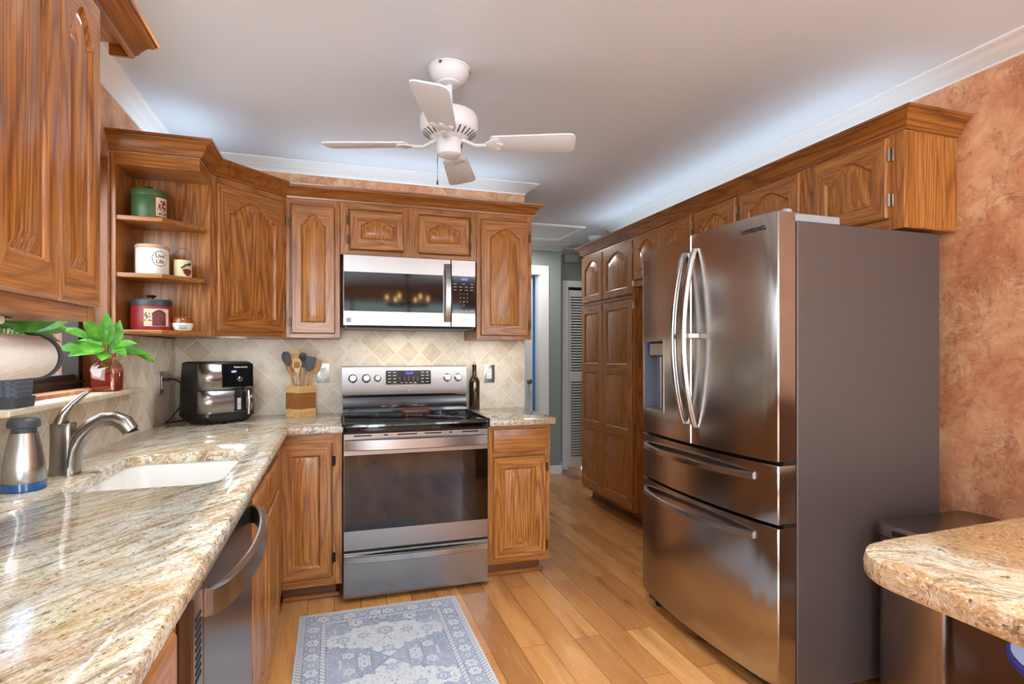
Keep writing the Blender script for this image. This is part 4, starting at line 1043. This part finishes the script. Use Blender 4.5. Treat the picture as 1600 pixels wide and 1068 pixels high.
for i, (dx, dy, dz, L_, W_) in enumerate([(.25, .95, .10, .20, .10), (.5, .5, .4, .16, .085), (.3, -.6, .6, .17, .09), (.6, -.1, .4, .17, .09), (-.1, .3, 1, .13, .08), (.45, .9, .30, .16, .08), (-.1, -.8, .6, .15, .08), (.4, -.9, .3, .16, .085), (.1, .9, .45, .17, .09), (.3, -.3, .9, .13, .07), (-.2, .8, .2, .18, .09), (-.3, -.2, .8, .14, .08)]):
    b_ = (dx*.05, dy*.07, .07+.03*dz); leaf(lf, b_, (dx, dy, dz), (.5, -.9, .5), L_, W_, .35)
    st.tube([(dx*.01, dy*.01, 0), (dx*.03, dy*.04, .05), b_], .0025, 6)
lf.build('leaves', 'leaf_dark', hp, ang=80); st.build('stems', 'stem', hp)
# paper towel under the left cabinet
ptw = NT('paper_towel'); pv = ptw.map(ptw.obj(), (1, 1, 1)); pw = ptw.n('TexWave', {'Vector': pv, 'Scale': 24., 'Distortion': 9., 'Detail': 1., 'Detail Scale': 1.2}).outputs['Fac']; ptw.bump(pw, .35, .003)
M['towel'] = ptw.out(Base_Color=(238, 234, 228), Roughness=.85)
tx, tz = -.655, 1.258
pr = thing('paper_towel_roll', 'white paper towel roll hung under the upper left cabinet', 'paper towel', (tx, 1.40, tz))
mb = MB(); mb.lathe([(.020, -.14), (.045, -.14), (.0475, -.136), (.0475, .136), (.045, .14), (.020, .14)], n=40, cap0=False, cap1=False); mb.build('roll', 'towel', pr, loc=(0, 0, 0), rot=(PI/2, 0, 0))
mb = MB(); mb.lathe([(.021, -.1405), (.021, .1405), (.018, .1405), (.018, -.1405)], n=24, cap0=False, cap1=False); mb.build('core', plain('cardboard', (150, 116, 84), .8), pr, rot=(PI/2, 0, 0))
mb = MB(); mb.loft([[(math.sin(a)*.0485, y, math.cos(a)*.0485) for y in (-.139, .139)] + [(math.sin(a)*.0492, y, math.cos(a)*.0492) for y in (.139, -.139)] for a in [(-.1+.09*i) for i in range(6)]]); mb.build('loose_sheet', 'towel', pr)
th = thing('paper_towel_holder', 'dark metal paper towel holder screwed under the upper left cabinet', 'holder', (tx, 1.40, tz))
mb = MB(); mb.tube([(0, -.155, 0), (0, .152, 0)], .009, 12); mb.build('rod', 'black', th)
for y in (-.156, .146): 
    mb = MB(); mb.lathe([(.050, 0), (.052, .002), (.052, .006), (.050, .008)], n=28); mb.build('end_disc', 'darkgrey', th, loc=(0, y+.008, 0), rot=(PI/2, 0, 0))
mb = MB(); mb.box(-.012, .012, -.164, -.157, 0, 1.3425-tz); mb.box(-.012, .012, -.164, .02, 1.3395-tz, 1.3425-tz); mb.build('bracket', 'black', th)

# ------------------------------------------------------------------ canisters on the shelves
def oval(c, z, a, b, h, n=40): return None
def canister(name, label, cat, x, y, z, a, b, h, bodym, lidm, rz=0., lid_h=.022):
    t = thing(name, label, cat, (x, y, z), rz)
    MB().lathe([(.97, 0), (1, .004), (1, h-.002), (.98, h)], n=40, sx=a, sy=b).build('body', bodym, t, ang=50)
    MB().lathe([(1.03, h-.006), (1.035, h-.002), (1.035, h+lid_h-.008), (.98, h+lid_h-.001), (.80, h+lid_h), (.01, h+lid_h+.002)], n=40, sx=a, sy=b).build('lid', lidm, t, ang=50)
    return t
M['tin_green'] = plain('green_enamel', (62, 90, 50), .38); M['tin_red'] = plain('red_enamel', (140, 32, 34), .38); M['tin_dark'] = plain('dark_lid', (46, 50, 56), .4)
M['paper'] = plain('aged_label', (214, 192, 160), .6); M['label_brown'] = plain('label_maroon', (112, 40, 44), .6)
SHY = 2.80
def patch(parent, a, b, th0, th1, z0, z1, mat, name, off=.0012, n=10):
    mb = MB(); pts = [(a*math.cos(th0+(th1-th0)*i/n)*(1+off/a), b*math.sin(th0+(th1-th0)*i/n)*(1+off/b)) for i in range(n+1)]
    mb.loft([[(x, y, z0) for x, y in pts], [(x, y, z1) for x, y in pts]], cap0=False, cap1=False, closed=False)
    return mb.build(name, mat, parent, ang=80)
t = canister('canister', 'green oval canister with berry label on the top shelf', 'canister', -.775, SHY, SHZ[2], .068, .050, .108, 'tin_green', 'tin_green', .0)
MB().lathe([(.014, .132), (.018, .138), (.016, .144), (.002, .146)], n=20).build('knob', 'tin_dark', t)
lb = patch(t, .068, .050, -1.05, -.10, .008, .098, 'label_brown', 'label'); lb2 = patch(t, .068, .050, -1.0, -.14, .012, .094, 'paper', 'label_paper', .002); lb2.parent = lb
rnd = random.Random(5)
def dots(parent, a, b, spots, mat, name, off=.0032):
    mb = MB()
    for th, z, r in spots:
        x, y = a*math.cos(th)*(1+off/a), b*math.sin(th)*(1+off/b); nrm = Vector((math.cos(th)/a, math.sin(th)/b, 0)).normalized(); s = Vector((-nrm.y, nrm.x, 0))
        mb.bm.faces.new([mb.bm.verts.new(Vector((x, y, z))+s*r*math.cos(k*PI/4)+Vector((0, 0, 1))*r*math.sin(k*PI/4)) for k in range(8)])
    return mb.build(name, mat, parent, ang=80)
dots(lb, .068, .050, [(rnd.uniform(-.8, -.35), rnd.uniform(.045, .08), .005) for _ in range(11)], plain('berry', (130, 36, 60), .5), 'berries')
dots(lb, .068, .050, [(rnd.uniform(-.9, -.2), rnd.uniform(.02, .045), .003) for _ in range(12)], 'print_dark', 'leaf_print')
t = canister('crock', 'white ceramic crock with round printed motto on the middle shelf', 'crock', -.762, SHY, SHZ[1], .064, .064, .122, 'porcelain', plain('cork_lid', (206, 168, 128), .6), 0, .008)
dots(t, .064, .064, [(-PI+.13*i, .115, .002) for i in range(25)], 'print_dark', 'dotted_band', .001)
tw = text('Live\nLife', .024, 'print_dark', t, (0, 0, .068), (0, 0, .72), .0005, name='motto', bend=.0645)
dots(t, .064, .064, [(-PI/2+.72+.030*math.cos(k*PI/10)/.064, .068+.032*math.sin(k*PI/10), .0027) for k in range(20)], 'print_dark', 'motto_ring', .001)
t = thing('pail', 'small cream pail with apple picture and wire handle on the middle shelf', 'pail', (-.652, 2.835, SHZ[1]))
M['cream'] = plain('cream_enamel', (226, 216, 172), .45)
MB().lathe([(.034, 0), (.036, .003), (.036, .073), (.037, .076), (.033, .076), (.033, .01)], n=32, cap1=False).build('body', 'cream', t, ang=50)
MB().tube([(-.037*math.cos(a), 0, .070+.062*math.sin(a)) for a in [PI*i/18 for i in range(19)]], .0012, 6).build('wire_handle', 'hinge', t)
dots(t, .036, .036, [(-.95, .024, .014), (-.70, .024, .013), (-.82, .016, .012)], plain('apple_red', (116, 34, 38), .5), 'apple', .001)
dots(t, .036, .036, [(-1.25, .045, .006), (-1.05, .052, .006), (-.75, .055, .007), (-1.45, .04, .005), (-.5, .06, .006), (-1.3, .03, .004)], plain('leaf_print_green', (62, 78, 48), .5), 'leaf_print', .0014)
t = canister('canister', 'red oval canister with dark lid and barn picture on the bottom shelf', 'canister', -.765, SHY-.005, SHZ[0], .078, .052, .112, 'tin_red', 'tin_dark', 0)
MB().lathe([(.010, .134), (.009, .142), (.018, .146), (.020, .150), (.014, .154), (.002, .155)], n=20).build('knob', 'hinge', t)
lb = patch(t, .078, .052, -1.75, -.45, .016, .092, 'paper', 'label')
mb = MB()
def onoval(th, z, off=.0026): return (.078*math.cos(th)*(1+off/.078), .052*math.sin(th)*(1+off/.052), z)
mb.loft([[onoval(-1.35+.1*i, .018) for i in range(8)], [onoval(-1.35+.1*i, .062+.016*math.sin(PI*min(1, i/7))) for i in range(8)]], cap0=False, cap1=False, closed=False); mb.build('barn_print', 'label_brown', lb, ang=80)
mb = MB(); mb.loft([[onoval(-1.36+.1*i, .062+.016*math.sin(PI*min(1, i/7)), .003) for i in range(8)], [onoval(-1.36+.1*i, .072+.016*math.sin(PI*min(1, i/7)), .003) for i in range(8)]], cap0=False, cap1=False, closed=False); mb.build('barn_roof', 'print_dark', lb, ang=80)
dots(lb, .078, .052, [(-.80, .026, .006), (-.80, .034, .006)], 'print_dark', 'barn_door', .0036)
dots(lb, .078, .052, [(rnd.uniform(-1.68, -1.42), rnd.uniform(.04, .075), .003) for _ in range(12)], 'print_dark', 'tree_print', .003)
t = thing('bean_pot', 'small brown and white bean pot with lettering on the bottom shelf', 'pot', (-.648, 2.815, SHZ[0]))
MB().lathe([(.030, 0), (.036, .006), (.042, .022), (.042, .034)], n=36).build('body', 'porcelain', t, ang=50)
M['brown_glaze'] = plain('brown_glaze', (140, 76, 28), .12, Coat_Weight=.5)
MB().lathe([(.042, .0341), (.041, .046), (.037, .054), (.040, .058), (.038, .061), (.034, .058), (.033, .04)], n=36, cap0=False, cap1=False).build('glazed_rim', 'brown_glaze', t, ang=50)
text('BOSTON\nBAKED\nBEANS', .0105, 'print_dark', t, (0, 0, .021), (0, 0, .25), .0008, bend=.0412)

# ------------------------------------------------------------------ ceiling fan
fx, fy = .440, 2.195
fn_ = thing('ceiling_fan', 'white four-blade ceiling fan hanging in the middle of the kitchen', 'ceiling fan', (fx, fy, CEIL))
cn = MB(); cn.lathe([(.080, -.001), (.084, -.004), (.084, -.010), (.079, -.013), (.078, -.026), (.070, -.044), (.052, -.060), (.046, -.062), (.044, -.068), (.018, -.072)], n=36); cn = cn.build('canopy', 'fanwhite', fn_, ang=28)
for a in (-2.2, -.3): MB().lathe([(.006, 0), (.006, .003), (.001, .004)], n=10).build('screw', 'brass', cn, loc=(.082*math.cos(a), .082*math.sin(a), -.014), rot=(PI/2, 0, a+PI/2))
MB().lathe([(.013, -.165), (.013, -.07)], n=18).build('downrod', 'fanwhite', fn_)
mo = MB(); mo.lathe([(.022, -.160), (.030, -.168), (.085, -.178), (.108, -.190), (.116, -.205), (.116, -.250), (.108, -.262), (.072, -.285), (.050, -.290)], n=44); mo = mo.build('motor_housing', 'fanwhite', fn_, ang=35)
mb = MB()
for i in range(28):
    a = 2*PI*i/28; c_, s_ = math.cos(a), math.sin(a); tt = Vector((-s_, c_, 0))*.0028
    p0 = Vector((c_*.106, s_*.106, -.2640)); p1 = Vector((c_*.078, s_*.078, -.2830))
    nrm = Vector((c_*.55, s_*.55, -.83))*.0008
    mb.bm.faces.new([mb.bm.verts.new(p+nrm) for p in (p0-tt, p0+tt, p1+tt, p1-tt)])
mb.build('vent_slots', 'gap', mo)
sw_ = MB(); sw_.lathe([(.044, -.288), (.050, -.296), (.050, -.340), (.046, -.350), (.034, -.356), (.022, -.357), (.001, -.357)], n=32); sw_ = sw_.build('switch_housing', 'fanwhite', fn_, ang=40)
MB().box(-.003, .003, -.004, .004, -.008, .008).build('switch', 'black', sw_, loc=(.044, -.024, -.318), rot=(0, 0, -.5))
mb = MB(); mb.tube([(-.044, .01, -.345), (-.046, .01, -.37), (-.046, .01, -.455)], .0014, 6); mb.lathe([(.001, -.472), (.004, -.468), (.003, -.455), (.001, -.452)], (-.046, .01, 0), 10); mb.build('pull_chain', 'hinge', fn_)
BZ = -.305
for k in range(4):
    a = math.radians(-19+90*k); R3 = Matrix.Rotation(a, 4, 'Z')
    mb = MB(); mb.tube([Vector(p) for p in ((.048, 0, -.288), (.075, 0, -.300), (.105, 0, BZ-.010), (.150, 0, BZ-.008))], [.010, .009, .008, .007], 10, flat=(1.5, .8))
    mb.prism([(.145, -.014), (.175, -.040), (.200, -.044), (.205, -.030), (.185, -.018), (.215, -.006), (.215, .006), (.185, .018), (.205, .030), (.200, .044), (.175, .040), (.145, .014)], BZ-.010, BZ-.0045, bev=.0015)
    br_ = mb.build('blade_bracket', 'fanwhite', fn_, ang=40); bmx = R3 @ Matrix.Translation((.1, 0, BZ)) @ Matrix.Rotation(math.radians(-11), 4, 'X') @ Matrix.Translation((-.1, 0, -BZ)); br_.matrix_local = bmx
    mb = MB(); mb.prism([(.165, -.040), (.175, -.052), (.47, -.066), (.495, -.060), (.505, -.040), (.505, .040), (.495, .060), (.47, .066), (.175, .052), (.165, .040)], BZ-.0040, BZ+.002, bev=.0012)
    bl_ = mb.build('blade', 'blade', fn_, ang=40); bl_.matrix_local = bmx
# hall ceiling pieces
ah = thing('attic_hatch', 'white framed attic hatch panel in the hall ceiling', 'hatch', (1.60, 4.85, CEIL))
MB().box(-.40, .52, -.25, .25, -.006, 0).build('panel', 'ceiling', ah)
for nm, b in (('frame_board', (-.45, .56, -.31, -.25)), ('frame_board', (-.45, .56, .25, .31)), ('frame_board', (-.45, -.40, -.25, .25)), ('frame_board', (.52, .56, -.25, .25))):
    MB().box(*b, -.018, 0, bev=.004).build(nm, 'white', ah)
sm = thing('smoke_detector', 'round white smoke detector on the hall ceiling near the pantry', 'smoke detector', (2.46, 4.92, CEIL))
MB().lathe([(.085, 0), (.085, -.012), (.075, -.032), (.05, -.038), (.001, -.038)], n=32).build('housing', 'white', sm, ang=50)
ch = thing('door_chime', 'grey-green door chime box high on the hall wall above louvred door', 'chime', (2.455, 5.60, 2.262))
MB().box(-.075, .105, -.05, 0, 0, .105, bev=.004).build('housing', plain('chime_paint', (150, 154, 150), .5), ch)
MB().box(-.06, .09, -.054, -.0505, .015, .09, bev=.003).build('cover', plain('chime_cover', (164, 168, 164), .5), ch)
# lettered vent-free trim of the louvre door stays in door_2

# ------------------------------------------------------------------ right foreground
tc = thing('trash_can', 'smoky stainless step trash can between fridge and granite peninsula', 'trash can', (1.885, 1.275, 0))
mb = MB(); mb.loft([[(x, y, z) for x, y in rrect(0, .455, 0, .250, .045, 7)] for z in (.03, .605)]); mb.build('body', 'bronze_steel', tc, ang=40)
mb = MB(); mb.loft([[(x, y, z) for x, y in rrect(i, .455-i, i, .250-i, .045, 7)] for i, z in ((-.004, 0), (-.004, .028), (-.001, .0298))]); mb.build('base', 'black', tc, ang=40)
mb = MB(); mb.loft([[(x, y, z) for x, y in rrect(i, .455-i, i, .250-i, .045, 7)] for i, z in ((-.003, .612), (-.003, .648), (.001, .655), (.008, .658))]); ld = mb.build('lid', 'bronze_steel', tc, ang=30)
mb = MB(); mb.loft([[(x, y, z) for x, y in rrect(.002, .453, .002, .248, .043, 7)] for z in (.6055, .6115)]); mb.build('collar', 'black', tc)
mb = MB(); mb.box(-.0045, .0, .07, .18, .620, .640, bev=.001); mb.build('lid_grip', 'black', ld)
MB().box(-.035, .0, .08, .17, .008, .020, bev=.004).build('pedal', 'steel_handle', tc)
bs = thing('bar_stool', 'blue bucket-seat stool with white rim under the granite peninsula', 'stool', (1.57, .70, 0))
M['navy'] = plain('navy_plastic', (40, 44, 130), .35); M['paleblue'] = plain('pale_blue_pad', (170, 190, 226), .5)
MB().lathe([(.06, .500), (.13, .512), (.165, .545), (.178, .572), (.190, .574), (.192, .588), (.188, .592), (.17, .592), (.15, .560), (.001, .548)], n=40).build('seat', 'navy', bs, ang=40)
MB().lathe([(.001, .556), (.14, .566), (.166, .5935), (.184, .5935), (.182, .598), (.16, .603), (.001, .598)], n=40).build('cushion', 'paleblue', bs, ang=40)
MB().lathe([(.028, .03), (.028, .5)], n=20).build('pole', 'black', bs)
MB().lathe([(.20, 0), (.205, .006), (.19, .016), (.06, .028), (.03, .034)], n=40).build('base', 'black', bs)

# ------------------------------------------------------------------ rug
rx0, rx1, ry0, ry1 = -.155, .600, 1.50, 2.838
nx, ny = 280, 470
me = bpy.data.meshes.new('rug'); Wr, Hr = rx1-rx0, ry1-ry0; RC = 2.345-(ry0+ry1)/2
vs_ = []; cols = []
from mathutils import noise as mnoise
LT = Vector((214, 217, 216)); MD = Vector((160, 168, 184)); DK = Vector((106, 114, 136))
def rosette(dx_, dy_, R_, c, base):
    r = math.hypot(dx_, dy_)/R_; an = math.atan2(dy_, dx_); r2 = r*(1+.14*math.cos(6*an))
    if r2 > 1.15: return c
    if r2 > 1.0: return DK*1.2
    if r2 > .66: return base
    if r2 > .56: return DK*1.25
    if r2 > .28: return LT
    return MD*.85
def rugcol(x, y):
    ax, ay = abs(x), abs(y); ex = Wr/2-ax; ey = Hr/2-ay; e = min(ex, ey)
    wear = mnoise.fractal(Vector((x*7, y*7, 3)), 1, 2, 4); fine = mnoise.noise(Vector((x*260, y*260, 1)))
    s = y if ex < ey else x
    if e < .006: c = LT*.97
    elif e < .030: c = DK*1.2 if math.sin((s+e*.8)*2*PI/.020) > .55 else LT*.95
    elif e < .033 or .098 < e < .1015 or .120 < e < .1235: c = DK
    elif e < .098:
        q = (abs(s)/.060) % 1-.5; v = (e-.066)/.031; k = int(abs(s)/.060) % 2
        n = mnoise.noise(Vector((abs(q)*9, v*4.2, k*5))); c = MD*.9
        if n > .12: c = LT*.93
        if abs(n-.12) < .035: c = DK*1.2
        c = rosette(q*.060, v*.031, .026 if k == 0 else .021, c, LT if k == 0 else MD)
    elif e < .120: c = DK*1.15 if math.sin((s+e*.9)*2*PI/.024) > .75 else LT*.95
    else:
        fx_ = ax; fy_ = abs(y-RC); st_ = .016
        n1 = mnoise.fractal(Vector((fx_*20, fy_*20, 0)), .9, 2.1, 3); n2 = mnoise.noise(Vector((fx_*48, fy_*48, 7)))
        if fy_ < .085: lim = fy_*.95
        else: lim = .081+math.floor((fy_-.085)/st_)*st_*2.6+.012*n1
        low = lim-fx_; top = (.335-.42*math.floor(fx_/st_)*st_+.035*n1)-fy_
        light = low > 0 and top > 0; ed = min(abs(low), abs(top) if low > 0 else 1)
        c = LT*.98 if light else MD*.92
        if ed < .0035: c = DK*1.15
        if abs(n2) < .05: c = c*.84 if light else c*1.18
        if n2 > .40: c = MD*.95 if light else LT*.92
        for (mx_, my_, R_, on) in ((0, .075, .022, 1), (0, .235, .030, 1), (.105, .020, .026, 0), (.165, .060, .024, 0), (.10, .215, .020, 1), (.185, .20, .024, 1), (.125, .345, .032, 0), (.04, .39, .026, 0), (.20, .40, .022, 0)):
            c = rosette(fx_-mx_, fy_-my_, R_, c, LT*.95 if not on else MD*1.05)
    c = c*(1+.06*fine)
    return c.lerp(Vector((190, 195, 200)), max(0, min(.55, .20+.45*wear)))
for j in range(ny+1):
    for i in range(nx+1):
        x = -Wr/2+Wr*i/nx; y = -Hr/2+Hr*j/ny
        vs_.append((x, y, .0065)); cols.append(rugcol(x, y))
fs_ = [(j*(nx+1)+i, j*(nx+1)+i+1, (j+1)*(nx+1)+i+1, (j+1)*(nx+1)+i) for j in range(ny) for i in range(nx)]
nb = len(vs_)
bd = [i for i in range(nx+1)] + [j*(nx+1)+nx for j in range(1, ny+1)] + [ny*(nx+1)+i for i in range(nx-1, -1, -1)] + [j*(nx+1) for j in range(ny-1, 0, -1)]
for i in bd: vs_.append((vs_[i][0], vs_[i][1], .0003)); cols.append(LT)
for k in range(len(bd)): fs_.append((nb+k, nb+(k+1) % len(bd), bd[(k+1) % len(bd)], bd[k]))
me.from_pydata(vs_, [], fs_); me.update()
ca_ = me.color_attributes.new('pattern', 'FLOAT_COLOR', 'POINT')
flat = []
for c in cols: flat += list(lin(tuple(max(0, min(255, q)) for q in c)))
ca_.data.foreach_set('color', flat)
rt = NT('rug_pile'); at_ = rt.n('Attribute', attribute_name='pattern', attribute_type='GEOMETRY').outputs['Color']
rn = rt.noise(rt.obj(), 420, 2, .6); rt.bump(rn, .35, .002)
me.materials.append(rt.out(Base_Color=at_, Roughness=.9))
rg_ = bpy.data.objects.new('rug', me); COL.objects.link(rg_); rg_.location = ((rx0+rx1)/2, (ry0+ry1)/2, 0); rg_.rotation_euler = (0, 0, .004)
tag(rg_, 'faded blue-grey oriental rug on the wood floor in front of the range', 'rug')

# ------------------------------------------------------------------ dining end behind the camera (seen in reflections)
cl = thing('chandelier', 'dark metal candle chandelier hanging in the dining end', 'chandelier', (1.0, -1.6, CEIL))
MB().lathe([(.06, 0), (.06, -.02), (.02, -.03)], n=24).build('canopy', 'black', cl)
MB().lathe([(.008, -.45), (.008, -.02)], n=10).build('rod', 'black', cl)
mb = MB(); mb.lathe([(.30, -.46), (.30, -.44), (.285, -.44), (.285, -.46)], n=40, cap0=False, cap1=False)
for k in range(6): a = PI/3*k; mb.tube([(0, 0, -.44), (.29*math.cos(a), .29*math.sin(a), -.45)], .006, 8)
mb.build('ring_frame', 'black', cl)
for k in range(6):
    a = PI/3*k; x, y = .29*math.cos(a), .29*math.sin(a)
    MB().lathe([(.012, -.44), (.012, -.38)], (x, y, 0), 12).build('candle_sleeve', 'white', cl)
    MB().lathe([(.004, -.38), (.014, -.36), (.012, -.335), (.002, -.305)], (x, y, 0), 14).build('bulb', 'bulb', cl)

for (lx, ly, lb_) in ((1.95, -1.1, 'added dark stand for a fill uplight near the right wall of the dining end'), (-.35, -.95, 'added dark stand for a fill uplight near the glass doors of the dining end')):  # invented stands that carry the two added fill uplights
    fl = thing('added_uplight_stand', lb_, 'lamp', (lx, ly, 0))
    MB().lathe([(.15, 0), (.15, .015), (.02, .03)], n=32).build('base', 'black', fl)
    MB().lathe([(.014, .03), (.014, 1.66)], n=14).build('pole', 'black', fl)
    MB().lathe([(.02, 1.655), (.10, 1.68), (.20, 1.775), (.205, 1.785), (.195, 1.78), (.09, 1.69), (.01, 1.675)], n=36).build('bowl', 'black', fl)

uf = thing('under_cabinet_light', 'slim white light fixture under the upper left cabinet', 'light fixture', (-.66, 1.05, 1.3425))
MB().box(-.04, .04, -.30, .30, -.018, -.0005, bev=.004).build('housing', 'white', uf)
up = thing('puck_light', 'small round light under the diagonal corner cabinet', 'light fixture', (-.50, 3.14, 1.3555))
MB().lathe([(.07, 0), (.07, -.010), (.066, -.011)], n=28).build('housing', 'white', up)
